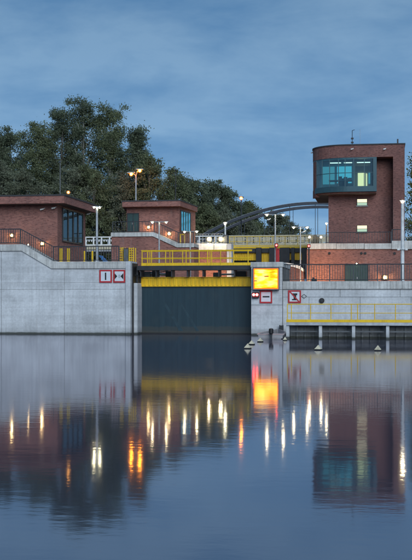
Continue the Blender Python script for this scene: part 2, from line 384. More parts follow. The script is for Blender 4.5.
# ------------------------------------------------------------------ left quay wall
wl = empty('quay_wall', (X(60, WY), WY, 0), 'pale concrete lock wall whose top steps down beside the brick pump house', 'wall')
LX = -130
prof_top = [(LX, 244), (23, 244), (53.5, 261.7), (126, 261.7)]
prof_bot = [(LX, 250.6), (22, 250.6), (52, 268.6), (126, 268.6)]
def wx(px): return X(px, WY)
def wz(py, px): return Z(py, px, WY)
MB().face_prism([(wx(LX), -3), (wx(130), -3), (wx(130), wz(262.4, 131)), (wx(53.5), wz(262.4, 53)), (wx(23), wz(244.6, 23)), (wx(LX), wz(244.6, 23))], WY + .03, WY + 1.6).build('core', 'concrete_dark', wl)
zc1, zc3 = wz(289.3, 64), wz(282.6, 64)
G = .012
cols_ = [LX, -62, 1.5, 64.5, 125.8]
def ztop(px):      # underside of the coping along the wall, in metres
    for (a, b) in zip(prof_bot[:-1], prof_bot[1:]):
        if a[0] <= px <= b[0]:
            k = (px - a[0]) / (b[0] - a[0]); return wz(a[1], 60) * (1 - k) + wz(b[1], 60) * k
    return wz(268.6, 60)
for a, b in zip(cols_[:-1], cols_[1:]):
    MB().box(wx(a) + G, wx(b) - G, WY, WY + .05, -3, zc1 - G).build('panel', 'concrete', wl)
    MB().box(wx(a) + G, wx(b) - G, WY + .012, WY + .05, zc1 + G, zc3 - .004).build('panel', 'concrete', wl)
    ks = [a] + [k for k in (22, 52) if a < k < b] + [b]
    x_ = [wx(k) for k in ks]; x_[0] += G; x_[-1] -= G
    MB().face_prism([(x_[0], zc3 + .004), (x_[-1], zc3 + .004)] + [(xx, ztop(k) - G) for xx, k in reversed(list(zip(x_, ks)))], WY, WY + .05).build('panel', 'concrete', wl)
for (a, b, c, d) in [(0, 1, -62, 23), (1, 2, 23, 53.5), (2, 3, 53.5, 126)]:
    t0, t1 = prof_top[a], prof_top[b]; q0, q1 = prof_bot[a], prof_bot[b]
    z60 = lambda y: wz(y, 60)
    MB().face_prism([(wx(t0[0]), z60(t0[1])), (wx(t1[0]), z60(t1[1])), (wx(q1[0]), z60(q1[1])), (wx(q0[0]), z60(q0[1]))], WY - .10, WY + 1.2).build('coping', 'concrete_pale', wl)
MB().box(wx(126), wx(131), WY - .13, WY + 1.7, -3, wz(261.3, 128)).build('end_pilaster', 'concrete', wl, bevel=.03)
MB().box(wx(131) + .006, wx(131) + .07, WY + .3, WY + 1.6, -1, wz(263, 131)).build('slot_shade', 'black_paint', wl)  # black strip put in the slot in place of its shade
ZL = wz(261.7, 60)                                    # upper surface of the low part of the wall

# pier of the gate beside it, lower and set back, with a rounded nose
pz = Z(283, 137, 64.5)
x0, x1 = X(132.4, 64.5), X(137.2, 64.5)
arc = [(x1 - .2 + .2 * math.sin(a), 64.5 + .2 - .2 * math.cos(a)) for a in [R(k) for k in range(0, 91, 15)]]
MB().prism([(x0, 64.5)] + arc + [(x1, 75), (x0, 75)], -3, pz).build('gate_pier', 'concrete', label='low rounded concrete pier between the end of the wall and the dark gate', cat='pier', bevel=.06)

# ------------------------------------------------------------------ sector gate with yellow head beam and walkway
GY = 65.75
gt = empty('lock_gate', (X(196, GY), GY, 0), 'dark petrol steel lock gate hung below a ribbed yellow beam', 'lock gate')
gx0, gx1 = X(140.5, GY), X(252.5, GY)
zb0, zb1 = Z(286, 196, GY), Z(277.6, 196, GY)
n = 6
for i in range(n):
    a, b = gx0 + (gx1 - gx0) * i / n, gx0 + (gx1 - gx0) * (i + 1) / n
    MB().box(a + .003, b - .003, GY + .06, GY + .5, -2, zb0 + .02).build('plate', 'gate_plate', gt)
box('head_beam', 'yellow_paint', gt, gx0, gx1, GY, GY + .6, zb0, zb1)
rb = None; nr = 26
for i in range(nr + 1):
    x = gx0 + .05 + (gx1 - gx0 - .1) * i / nr
    if rb is None: rb = box('rib', 'yellow_paint', gt, x - .045, x + .045, GY - .07, GY - .002, zb0 + .02, zb1 - .03); rx = x
    else: inst(rb, 'rib', gt, (x - rx, 0, 0))
box('flange', 'yellow_paint', gt, gx0, gx1, GY - .12, GY + .5, zb1 + .002, zb1 + .04)
box('flange', 'yellow_paint', gt, gx0, gx1, GY - .09, GY + .055, zb0 - .035, zb0 - .002)
# diagonal stiffener and a pale worn strip on the plate
MB().face_prism([(X(163, GY), Z(303, 163, GY)), (X(166, GY), Z(303, 166, GY)), (X(183, GY), Z(331, 183, GY)), (X(179, GY), Z(331, 179, GY))], GY + .05, GY + .058).build('diagonal_stiffener', 'gate_worn', gt)
MB().face_prism([(X(179, GY), Z(303, 179, GY)), (X(181, GY), Z(303, 181, GY)), (X(199, GY), Z(331, 199, GY)), (X(196, GY), Z(331, 196, GY))], GY + .05, GY + .058).build('diagonal_stiffener', 'gate_worn', gt)
box('sill_seal', 'black_paint', gt, gx0, gx1, GY - .01, GY + .055, -.2, .07)

wk = empty('gate_walkway', (X(196, 64.8), 64.8, Z(266, 196, 64.8)), 'dark steel walkway beam spanning the lock above the yellow gate beam', 'walkway')
wa, wb = X(137, 64.8), X(253, 64.8); dz0, dz1 = Z(270, 196, 64.8), Z(265.6, 196, 64.8)
box('edge_beam', 'dark_steel', wk, wa, wb, 64.8, 64.94, dz0, dz1)
box('edge_beam', 'dark_steel', wk, wa, wb, 66.0, 64.94, dz0, dz1)
for i in range(14):
    a = wa + (wb - wa) * i / 14; b = wa + (wb - wa) * (i + 1) / 14
    box('grating', 'machine_grey', wk, a + .01, b - .01, 64.945, 65.995, dz1 - .06, dz1 - .01)
for i in range(8):
    x = wa + .2 + (wb - wa - .4) * i / 7
    box('bracket', 'dark_steel', wk, x - .04, x + .04, 65.0, 65.9, zb1 + .05, dz1 - .07)
zr = dz1
pp = [(X(q, 64.83), 64.86, zr) for q in (142, 147.5, 151.5, 165.5, 172.5, 182.5, 186, 199, 207.5, 211.5, 220.5, 233.5, 248)]
yellow_rail([(X(141, 64.8), 64.86, zr), (X(252, 64.8), 64.86, zr)], Z(250.3, 196, 64.8) - zr, pp, 'long yellow railing along the front edge of the gate walkway', 'yellow railings', toe=.19, r=.034)
pp2 = [(X(q, 66.1), 66.07, zr) for q in (150, 170, 190, 210, 230)]
yellow_rail([(X(143, 66.1), 66.07, zr), (X(252, 66.1), 66.07, zr)], Z(250.3, 196, 64.8) - zr, pp2, 'yellow railing along the rear edge of the gate walkway', 'yellow railings', toe=.10, r=.026)
# gate machinery sitting on the beam under the walkway
mc = empty('gate_drive', (X(160, 66.4), 66.4, zb1 + .04), 'grey gate drive with cylinders and boxes lying on the yellow beam', 'machine')
for (a, b, y0, y1, m_) in [(143.5, 150, 271.5, 277, 'machine_grey'), (152, 155, 270.5, 277, 'dark_steel'), (165.5, 172, 271, 277, 'black_paint'), (213, 219, 272.5, 277, 'machine_grey'), (236, 246, 271, 277, 'black_paint')]:
    pbox('housing', m_, mc, a, b, y0, y1, 66.5, 67.1, bevel=.02)
pbox('housing', 'dark_steel', mc, 133.4, 138.2, 268, 282.6, 65.2, 65.6)
pbox('housing', 'black_paint', mc, 136.0, 141.0, 272, 282.8, 65.62, 66.0)
MB().tube(P(150, 274, 66.7), P(166, 274.5, 66.7), .09).build('cylinder_ram', 'galvanised', mc)
MB().tube(P(219, 274.5, 66.7), P(236, 274.2, 66.7), .06).build('cylinder_ram', 'galvanised', mc)
MB().path([P(141, 271.8, 66.6), P(156, 272.6, 66.6), P(168, 270.9, 66.6)], .03).build('hose', 'black_paint', mc)
MB().path([P(133.2, 267, 64.75), P(134, 275, 64.75), P(139, 276, 65.0)], .045).build('hose', 'black_paint', mc)

# yellow access ladder cages at the wall's end
def ladder_cage(px0, px1, py0, py1, Y, label):
    o = empty('ladder_cage', P((px0 + px1) / 2, py1, Y), label, 'ladder', 'yellow ladder cages')
    for q in (px0, px1):
        for yy in (Y, Y + .55):
            x = X(q, Y); MB().tube((x, yy, Z(py1, q, Y)), (x, yy, Z(py0, q, Y)), .035).build('upright', 'yellow_paint', o)
    k = 6; a, b = X(px0, Y), X(px1, Y)
    first = None
    for i in range(k):
        z = Z(py1, px0, Y) + (Z(py0, px0, Y) - Z(py1, px0, Y)) * (i + .6) / k
        if first is None: first = MB().tube((a, Y, z), (b, Y, z), .026).build('rung', 'yellow_paint', o); fz = z
        else: inst(first, 'rung', o, (0, 0, z - fz))
    return o
ladder_cage(129.2, 133.6, 247.5, 261.5, 64.9, 'yellow tubular ladder cage at the outer end of the concrete wall')
ladder_cage(119.2, 123.0, 247.2, 261.3, 65.3, 'yellow tubular ladder cage just inside the dark cabinet')
o = empty('control_cabinet', P(126, 261.5, 65.0), 'dark control cabinet standing between two yellow ladder cages', 'cabinet')
pbox('case', 'dark_steel', o, 123.4, 128.6, 248.2, 261.4, 65.0, 65.5, bevel=.02); pbox('door', 'machine_grey', o, 124, 125.8, 249, 260.8, 64.97, 65.0); pbox('door', 'machine_grey', o, 126.1, 128, 249, 260.8, 64.97, 65.0)

# ------------------------------------------------------------------ right pier, quay wall
pr = empty('sign_pier', (X(266, 63.8), 63.8, 0), 'tall concrete pier carrying the amber display board', 'pier')
PY = 63.8; a, b = X(251.2, PY), X(282.3, PY); zt = Z(262, 266, PY)
MB().box(a, b, PY + .04, 69, -3, zt - .03).build('core', 'concrete_dark', pr)
zj = [-3, Z(305, 266, PY), Z(289.6, 266, PY), Z(267.2, 266, PY)]
for z0, z1 in zip(zj[:-1], zj[1:]): MB().box(a, b, PY, PY + .05, z0 + G, z1 - G).build('panel', 'concrete', pr)
box('cap', 'concrete_pale', pr, a - .04, b + .06, PY - .05, 69, Z(267.2, 266, PY), zt, bevel=.03)

wr = empty('quay_wall', (X(340, WY), WY, 0), 'long concrete lock wall with railing on top behind the yellow landing stage', 'wall')
RX1 = 560
MB().box(X(282.4, WY), wx(RX1), WY + .04, WY + 1.6, -3, wz(283, 340)).build('core', 'concrete_dark', wr)
zr1, zr2, zr0 = wz(297, 340), wz(289, 340), wz(281.2, 340)
cr = [282.8, 309, 360, 411, 470, RX1]
for a, b in zip(cr[:-1], cr[1:]):
    MB().box(wx(a) + G, wx(b) - G, WY, WY + .05, -3, zr1 - G).build('panel', 'concrete', wr)
for a, b in zip([282.8, 340, 400, RX1][:-1], [340, 400, RX1]):
    MB().box(wx(a) + G, wx(b) - G, WY, WY + .05, zr1 + G, zr2 - .03).build('panel', 'concrete', wr)
for a, b in zip([282.8, 296, 325, 350, 376, 402, 440, RX1][:-1], [296, 325, 350, 376, 402, 440, RX1]):
    MB().box(wx(a) + .008, wx(b) - .008, WY - .12, WY + 1.2, zr2, zr0).build('coping', 'concrete_pale', wr)

# ------------------------------------------------------------------ amber display, signals and signs
ld = empty('display_board', P(265.5, 289.5, PY), 'glowing amber LED display board on the concrete pier', 'display board')
YF = PY - .28
pbox('housing', 'machine_grey', ld, 252.6, 279.2, 267.6, 289.8, YF + .03, PY - .004)
for (a, b, c, d) in [(252.6, 279.2, 267.4, 268.4), (252.6, 279.2, 289.0, 290.0)]: pbox('frame', 'machine_grey', ld, a, b, c, d, YF - .12, YF + .028)
for (a, b) in [(252.6, 253.5), (278.3, 279.2)]: pbox('frame', 'machine_grey', ld, a, b, 268.42, 288.98, YF - .05, YF + .028)
for (a, b, c, d) in [(253.55, 278.25, 268.45, 269.5), (253.55, 278.25, 287.9, 288.95), (253.55, 254.5, 269.52, 287.88), (277.3, 278.25, 269.52, 287.88)]: pbox('glow_border', 'board_glow', ld, a, b, c, d, YF + .005, YF + .029)  # glowing rim stands in for the glare around the panel
lm = pbox('led_panel', 'led_matrix', ld, 254.52, 277.28, 269.52, 287.88, YF + .005, YF + .029)
pbox('dark_segment', 'red_paint', lm, 264.2, 268.6, 275.8, 276.8, YF - .002, YF + .004)
pbox('dark_segment', 'red_paint', lm, 254.0, 257.0, 280.4, 281.4, YF - .002, YF + .004)

sl = empty('signal_light', P(255, 298, PY), 'black signal box with two glowing red lamps under the display board', 'signal light')
pbox('case', 'black_paint', sl, 252.0, 258.6, 292.2, 298.0, PY - .25, PY - .004, bevel=.02)
for q in (253.7, 256.9):
    c = P(q, 294.7, PY - .27); MB().ball(c, .085).build('lamp', 'bulb_red', sl, smooth=True)
    MB().box(c.x - .1, c.x + .1, c.y - .12, c.y + .02, c.z + .1, c.z + .12).build('visor', 'black_paint', sl)

def sign(px0, px1, py0, py1, Y, label):
    o = empty('navigation_sign', P((px0 + px1) / 2, py1, Y), label, 'sign', 'navigation signs')
    pbox('plate', 'sign_white', o, px0 + .3, px1 - .3, py0 + .3, py1 - .3, Y - .06, Y - .004)
    bw = 1.5
    for (a, b, c, d) in [(px0, px1, py0, py0 + bw), (px0, px1, py1 - bw, py1), (px0, px0 + bw, py0 + bw, py1 - bw), (px1 - bw, px1, py0 + bw, py1 - bw)]:
        pbox('border', 'red_paint', o, a, b, c, d, Y - .075, Y - .061)
    return o
YS = WY
s1 = sign(99.3, 112.0, 269.8, 282.6, YS, 'red bordered sign with one black upright bar')
pbox('symbol', 'black_paint', s1, 104.9, 106.3, 272.6, 279.9, YS - .072, YS - .062)
s2 = sign(113.2, 125.2, 269.8, 282.6, YS, 'red bordered sign with two black arrowheads pointing inward')
for (a, b) in [(114.8, 117.6), (123.6, 120.8)]:
    MB().face_prism([(X(a, YS), Z(273.2, 119, YS)), (X(a, YS), Z(279.4, 119, YS)), (X(b, YS), Z(276.3, 119, YS))], YS - .072, YS - .062).build('symbol', 'black_paint', s2)
for q in (118.6, 119.6): pbox('symbol', 'sign_grey', s2, q, q + .55, 274.6, 278.0, YS - .072, YS - .062)
s3 = sign(259.6, 272.2, 290.4, 303.2, PY, 'red bordered sign with one black horizontal bar')
pbox('symbol', 'black_paint', s3, 262.6, 269.4, 296.0, 297.4, PY - .072, PY - .062)
s4 = sign(288.0, 301.0, 290.2, 303.0, YS, 'red bordered sign with a red slash over a black bollard')
pbox('symbol', 'black_paint', s4, 292.4, 297.2, 293.3, 295.2, YS - .072, YS - .062)
pbox('symbol', 'black_paint', s4, 293.6, 296.2, 295.2, 299.0, YS - .072, YS - .062)
pbox('symbol', 'black_paint', s4, 291.9, 297.6, 299.0, 300.2, YS - .072, YS - .062)
MB().face_prism([(X(289.2, YS), Z(291.6, 294, YS)), (X(290.6, YS), Z(291.4, 294, YS)), (X(299.8, YS), Z(301.6, 294, YS)), (X(298.4, YS), Z(301.8, 294, YS))], YS - .085, YS - .076).build('slash', 'red_paint', s4)
o = MB(); dpts = [P(301.6, 296.2, YS - .04), P(304, 294.2, YS - .04), P(306.6, 296.2, YS - .04), P(304, 298.4, YS - .04), P(301.6, 296.2, YS - .04)]
o.path(dpts, .012).build('wall_bracket', 'dark_steel', label='thin diamond shaped wire bracket beside the slashed bollard sign', cat='bracket')
c = P(321.8, 300.6, YS)
mb = MB().tube((c.x, YS - .10, c.z), (c.x, YS - .004, c.z), .17, n=16); o = mb.build('round_fender', 'black_paint', label='round black fender disc fixed to the concrete wall', cat='fender')
MB().tube((c.x, YS - .14, c.z), (c.x, YS - .10, c.z), .09, n=12).build('boss', 'dark_steel', o)

# ------------------------------------------------------------------ landing stage
LY = 58.2
ls = empty('landing_stage', (X(350, LY), LY, 0), 'landing stage on concrete legs with yellow edge in front of the wall', 'landing stage')
ld0 = Z(322, 350, LY); la, lb = X(286.2, LY), X(470, LY)
for i, (a, b) in enumerate(zip([286.2, 320, 353, 388, 424][:-1] + [424], [320, 353, 388, 424, 470])):
    box('deck_slab', 'concrete', ls, X(a, LY) + .01, X(b, LY) - .01, LY + .05, LY + 2.4, ld0 - .16, ld0, bevel=.015)
box('edge_strip', 'yellow_paint', ls, la, lb, LY, LY + .045, ld0 - .02, ld0 + .14)
box('edge_beam', 'galvanised', ls, la, lb, LY + .01, LY + .044, ld0 - .2, ld0 - .025)
for q in (287.4, 320.2, 353.4, 387.6, 424, 462):
    x = X(q, LY); box('leg', 'concrete', ls, x - .095, x + .095, LY + .12, LY + .55, -2.5, ld0 - .205, bevel=.02)
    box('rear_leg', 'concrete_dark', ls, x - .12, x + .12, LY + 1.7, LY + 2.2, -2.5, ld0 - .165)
# dark steel fender grid between the legs
for (a, b) in [(287.4, 320.2), (320.2, 353.4), (353.4, 387.6), (387.6, 424), (424, 462)]:
    for k, yy in enumerate((325.4, 331.6)):
        z = Z(yy, 350, LY + .6); box('fender_beam', 'machine_grey', ls, X(a, LY) + .12, X(b, LY) - .12, LY + .6, LY + .7, z - .035, z + .035)
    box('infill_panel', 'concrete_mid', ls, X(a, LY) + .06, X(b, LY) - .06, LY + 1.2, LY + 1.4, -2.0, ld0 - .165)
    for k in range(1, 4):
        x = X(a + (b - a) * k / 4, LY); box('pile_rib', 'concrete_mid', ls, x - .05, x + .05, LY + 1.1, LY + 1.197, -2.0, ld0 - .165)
yellow_rail([(la + .05, LY + .10, ld0), (lb, LY + .10, ld0)], Z(304.2, 350, LY) - ld0, [(X(q, LY), LY + .10, ld0) for q in (287.2, 291.2, 310.4, 330.8, 351.2, 357.5, 374.6, 395.4, 416, 436, 456)],
            'yellow railing running along the landing stage over the water', 'yellow railings', toe=.05, r=.026)
o = empty('mooring_ladder', P(281, 335, 63.6), 'short dark ladder with box at the foot of the display pier', 'ladder')
pbox('box', 'dark_steel', o, 279.2, 283.2, 325.5, 331, 63.45, 63.7); 
for q in (279.6, 282.8): MB().tube(P(q, 325, 63.5), P(q, 339, 63.5), .03).build('rail', 'dark_steel', o)
for yy in (332.5, 334.5, 336.5): MB().tube(P(279.6, yy, 63.5), P(282.8, yy, 63.5), .02).build('rung', 'dark_steel', o)

# ------------------------------------------------------------------ motor boat (seen from its stern) and floating markers
BY = 57.6
bt = empty('motor_boat', (X(270.5, BY), BY, 0), 'small pale open motor boat with black outboard moored at the pier', 'boat')
cx = X(270.5, BY); hw = S(270, BY) * 13.2
secs = [(0, 1.0, .30, .0), (.9, 1.05, .31, 0), (2.0, .98, .33, 0), (3.0, .70, .37, 0), (3.7, .35, .42, 0), (4.1, .04, .46, 0)]
mb = MB(); ring = []
for (dy, k, top, _) in secs:
    w_ = hw * k; b0 = len(mb.v)
    mb.v += [(cx - w_, BY + dy, top), (cx - w_ * .93, BY + dy, .16), (cx - w_ * .70, BY + dy, -.10), (cx, BY + dy, -.2), (cx + w_ * .70, BY + dy, -.10), (cx + w_ * .93, BY + dy, .16), (cx + w_, BY + dy, top),
             (cx + w_ * .86, BY + dy, top), (cx + w_ * .80, BY + dy, .05), (cx - w_ * .80, BY + dy, .05), (cx - w_ * .86, BY + dy, top)]
    ring.append(b0)
for a, b in zip(ring[:-1], ring[1:]):
    for i in range(11): j = (i + 1) % 11; mb.f.append((a + i, b + i, b + j, a + j))
mb.f.append(tuple(ring[0] + i for i in range(11))); mb.f.append(tuple(ring[-1] + i for i in reversed(range(11))))
mb.build('hull', 'hull', bt)
box('transom', 'hull', bt, cx - hw * .92, cx + hw * .92, BY - .03, BY + .04, .05, .27)
box('rub_rail', 'hull_red', bt, cx - hw * 1.03, cx + hw * 1.03, BY - .05, BY - .031, .255, .30)
for dy in (.9, 2.1): box('thwart', 'hull', bt, cx - hw * .8, cx + hw * .8, BY + dy, BY + dy + .28, .22, .26)
om = MB().prism([(cx - .02, BY - .42), (cx + .14, BY - .42), (cx + .19, BY - .2), (cx + .15, BY - .02), (cx - .05, BY - .02), (cx - .09, BY - .2)], .30, .62)
eng = om.build('outboard_motor', 'black_paint', bt, bevel=.06)
MB().box(cx + .0, cx + .11, BY - .3, BY - .1, -.3, .31).build('shaft', 'dark_steel', eng); MB().tube((cx + .05, BY - .05, .52), (cx + .02, BY + .5, .56), .02).build('tiller', 'black_paint', eng)

bl = ['cream pyramid float lowest on the water beside the pier', 'cream pyramid float just behind the lowest one near the dark gate', 'cream pyramid float at the stern of the motor boat', 'cream pyramid float between motor boat and landing stage', 'cream pyramid float in front of the second landing stage leg', 'cream pyramid float alone in front of the third and fourth stage legs']
for (q, yb, ww), lab in zip([(247.7, 348.6, 6.6), (251.6, 344.6, 5.6), (260.3, 341.9, 5.2), (285, 340.4, 4.2), (318.2, 350.0, 6.6), (377.8, 350.6, 6.8)], bl):
    t_ = CAMH / ((yb - CY) / F); Yb = t_ * (fwd.y + rgt.y * (q - CX) / F); x = X(q, Yb); r = t_ / F * ww / 2 * 1.08; hh = t_ / F * ww * .80
    o = empty('marker_float', (x, Yb, 0), lab, 'float', 'cream marker floats')
    a0 = random.Random(q).uniform(-.3, .3)
    base = [(x + r * 1.25 * math.cos(a0 + R(45 + 90 * k)), Yb + r * 1.25 * math.sin(a0 + R(45 + 90 * k))) for k in range(4)]
    m = MB(); m.v = [(p_[0], p_[1], .045) for p_ in base] + [(x, Yb, hh)]; m.f = [(0, 1, 4), (1, 2, 4), (2, 3, 4), (3, 0, 4), (3, 2, 1, 0)]
    m.build('cone', 'buoy_cream', o)
    MB().prism(base, -.1, .043).build('collar', 'black_paint', o)

# ------------------------------------------------------------------ lamps
HALO = {'bulb_warm': 'halo_warm', 'bulb_sodium': 'halo_sodium', 'bulb_white': 'halo_white', 'bulb_green': 'halo_white', 'bulb_red': 'halo_red', 'bulb_roof': 'halo_sodium'}
def bulb(name, c, r, mat, parent):
    o = MB().ball(c, r * .72, n=12, m=8).build(name, mat, parent, smooth=True)
    MB().ball(c, r * 1.25, n=14, m=10).build('glow_halo', HALO[mat], parent, smooth=True); return o  # outer ball is an added shell imitating the bulb's glare
def lamp_post(px, ytop, ybase, Y, label, heads, mat='galvanised', bulb_mat='bulb_white', r=.055, group='twin lamp posts', br=.10, arm=None, zbase=None, curved=False):
    zb = zbase if zbase is not None else Z(ybase, px, Y); x = X(px, Y); zt_ = Z(ytop, px, Y); single = len(heads) == 1
    if single: zt_ = Z(heads[0][1], px, Y) - br * 1.0
    o = empty('lamp_post', (x, Y, zb), label, 'lamp post', group)
    MB().tube((x, Y, zb), (x, Y, zt_ - (.5 if curved else 0)), r * 1.15, r * .85, n=10).build('post', mat, o, smooth=False)
    MB().tube((x, Y, zb), (x, Y, zb + .12), r * 1.9, r * 1.7, n=10).build('base_plate', mat, o)
    for (hx, hy) in heads:
        c = P(hx, hy, Y)
        if abs(hx - px) > .6:
            if curved: MB().path([(x, Y, zt_ - .5), (x + (c.x - x) * .3, Y, max(c.z, zt_ - .2) - .05), (c.x, Y, c.z + .12)], r * .6).build('arm', mat, o)
            else: MB().tube((x, Y, zt_ - .03), (c.x, Y, zt_ - .03), r * .6).build('arm', mat, o)
        hd = MB().box(c.x - br * 1.8, c.x + br * 1.8, Y - br * 1.1, Y + br * 1.1, c.z + br * .45, c.z + br * .95).build('lamp_head', mat, o, bevel=.015)
        if single: MB().tube((c.x, Y + br * .9, zt_ - .1), (c.x, Y + br * .9, c.z + br * .5), br * .2).build('stem', mat, hd)
        bulb('bulb', (c.x, Y - br * .3, c.z), br * (1.1 if single else .82), bulb_mat, hd)
    return o
lamp_post(97, 206.3, 261.6, 65.6, 'tall pale twin lamp post on the low part of the concrete wall', [(94.2, 207.4), (99.8, 207.6)], mat='galvanised', bulb_mat='bulb_green', r=.082, br=.085)
lamp_post(159.2, 221.6, 278, 79, 'twin lamp post in front of the mid brick house stairs', [(152.4, 222.4), (166.4, 222.4)], r=.07, zbase=ZG)
lamp_post(190.3, 231.2, 280, 79, 'twin lamp post at the corner of the brick house side window', [(184.6, 232.0), (196.8, 231.8)], r=.06, zbase=ZG)
lamp_post(225.2, 222.4, 242, 101, 'short white lamp post above the dark cabinet at the brick wall end', [(225.2, 223.4)], mat='post_white', r=.09, group='single lamp posts', bulb_mat='bulb_green', br=.12)
lamp_post(275.2, 214.2, 270, 84, 'tallest grey twin lamp post rising behind the display pier', [(266.8, 215.0), (283.2, 215.0)], r=.07, zbase=ZG, br=.115)
lamp_post(300.4, 226.8, 270, 88, 'grey twin lamp post beside the end of the terrace wall', [(293.6, 227.6), (307.2, 227.6)], r=.06, zbase=ZG, br=.11)
lamp_post(326.4, 223.0, 243.5, 97, 'thin white lit post at the foot of the control tower', [(326.4, 223.6)], mat='post_white', r=.07, group='single lamp posts', br=.085)
lamp_post(402.4, 201.0, 281.2, 67.0, 'tall white lamp post in front of the control tower pillar', [(402.4, 201.8)], mat='post_white', r=.115, group='single lamp posts', br=.10, zbase=ZG)
ob = empty('camera_bracket', P(402.4, 249.5, 66.8), 'small white twin arm bracket halfway up the tall white post', 'bracket')
MB().tube(P(398.2, 249.2, 66.8), P(406.6, 249.2, 66.8), .03).build('arm', 'post_white', ob)
for q in (398.4, 406.4): pbox('spotlight', 'white_paint', ob, q - 1.3, q + 1.3, 248.4, 250.3, 66.7, 66.95, bevel=.02)
lamp_post(136.0, 172.6, 232, 139, 'orange twin street lamp glowing before the tall trees', [(131.4, 174.2), (139.9, 170.8)], bulb_mat='bulb_sodium', r=.11, group='orange street lamps', br=.30, curved=True)
lamp_post(241.2, 196.8, 238, 132, 'orange single street lamp above the steel arch', [(241.2, 198.2)], bulb_mat='bulb_sodium', r=.08, group='orange street lamps', br=.19, mat='dark_steel')
o = empty('lamp_post', P(60.2, 200, 76), 'thin unlit post rising behind the flat roof', 'lamp post', 'single lamp posts')
x = X(60.2, 76); MB().tube((x, 76, ZG), (x, 76, Z(162, 60, 76)), .045, .03).build('post', 'machine_grey', o); MB().ball((x, 76, Z(161.6, 60, 76)), .11, sz=.6).build('lamp_head', 'machine_grey', o)
o = empty('lamp_post', P(175.7, 205, 120), 'thin dark mast behind the mid brick house roof', 'lamp post', 'single lamp posts')
x = X(175.7, 120); MB().tube((x, 120, ZG), (x, 120, Z(170, 175, 120)), .07, .04).build('post', 'dark_steel', o); MB().ball((x, 120, Z(170, 175, 120)), .1).build('lamp_head', 'dark_steel', o)

def wall_lamp(px, py, Y, label, mat='bulb_warm', r=.10, plate=True):
    c = P(px, py, Y); o = empty('wall_lamp', (c.x, c.y, c.z), label, 'wall lamp', 'small bulkhead lamps')
    if plate: MB().box(c.x - r * 1.3, c.x + r * 1.3, Y + r * .9, Y + r * 1.6, c.z - r * 1.3, c.z + r * 1.3).build('back_plate', 'dark_steel', o)
    else: MB().tube((c.x, Y, c.z - .9), (c.x, Y, c.z - r), .03).build('stem', 'dark_steel', o)
    MB().box(c.x - r * 1.4, c.x + r * 1.4, Y - r, Y + r * 1.55, c.z + r * 1.05, c.z + r * 1.25).build('hood', 'dark_steel', o)
    bulb('bulb', c, r, mat, o); return o

# ------------------------------------------------------------------ pump house on the left
HY = 67.0
h1 = empty('pump_house', (X(30, HY), HY, ZG), 'brick house with flat overhanging roof and big side window beside the stepped wall', 'house')
bx0, bx1, by1 = X(-90, HY), X(57.6, HY), 73.6
zrb = Z(204.6, 57, HY)
MB().box(bx0, bx1, HY, by1, ZG - .2, zrb).build('wall', 'brick', h1)
RYF = 66.0; rz0, rz1 = Z(204.4, 64, RYF), Z(195.6, 64, RYF)
rx1 = X(64.2, RYF)
MB().box(bx0 - .5, rx1, RYF, 73.9, zrb + .002, rz1).build('roof', 'brick', h1)
rr = [c_ for c_ in h1.children if c_.name.startswith('roof')][0]
MB().box(bx0 - .55, rx1 + .05, RYF - .05, 73.95, rz1 + .002, rz1 + .10).build('roof_edge', 'roof_felt', rr)
MB().box(bx0, rx1 - .05, RYF + .05, 73.85, zrb - .04, zrb - .0).build('soffit', 'soffit', rr) if False else None
def side_window(parent, x, y0, y1, z0, z1, n, gm, tilt=.0, back='interior_dark', transom=None):
    # window in a wall that faces +x
    fr = MB()
    wn_ = MB().box(x - .30, x - .22, y0, y1, z0, z1).build('window', back, parent)
    for (a, b, c, d) in [(y0 - .08, y1 + .08, z1, z1 + .08), (y0 - .08, y1 + .08, z0 - .10, z0)]: MB().box(x + .003, x + .08, a, b, c, d).build('frame', 'dark_steel', wn_)
    for (a, b) in [(y0 - .08, y0), (y1, y1 + .08)]: MB().box(x + .003, x + .08, a, b, z0, z1).build('frame', 'dark_steel', wn_)
    for i in range(n):
        a, b = y0 + (y1 - y0) * i / n, y0 + (y1 - y0) * (i + 1) / n
        MB().box(x + .020, x + .034, a + .03, b - .03, z0, z1).build('pane', gm, wn_)
        if i: MB().box(x + .005, x + .09, a - .03, a + .03, z0, z1).build('mullion', 'dark_steel', wn_)
    return wn_
hx = bx1
def y_of_px(px, x):                                   # depth at which the plane x = const shows at photo column px
    k = (px - CX) / F; a = fwd.x + rgt.x * k; b = fwd.y + rgt.y * k; return x / a * b
wy0, wy1 = y_of_px(62.4, hx), y_of_px(82.2, hx)
wzt, wzb = Z(208.8, 62.4, wy0), Z(240.2, 62.4, wy0)
sw = side_window(h1, hx, wy0, wy1, wzb, wzt, 4, 'cab_glass', back='interior_dark')
MB().tube((hx - .12, wy0 + .3, wzb + .55), (hx - .12, wy1 - .4, wzt - .75), .035).build('handrail', 'post_white', sw)
MB().tube((hx - .14, wy0 + .3, wzb + .25), (hx - .14, wy1 - .4, wzt - 1.05), .02).build('handrail', 'post_white', sw)
MB().box(hx - .2, hx - .15, wy0 + .25, wy0 + .75, wzt - .85, wzt - .65).build('room_light', 'lit_window_green', sw)
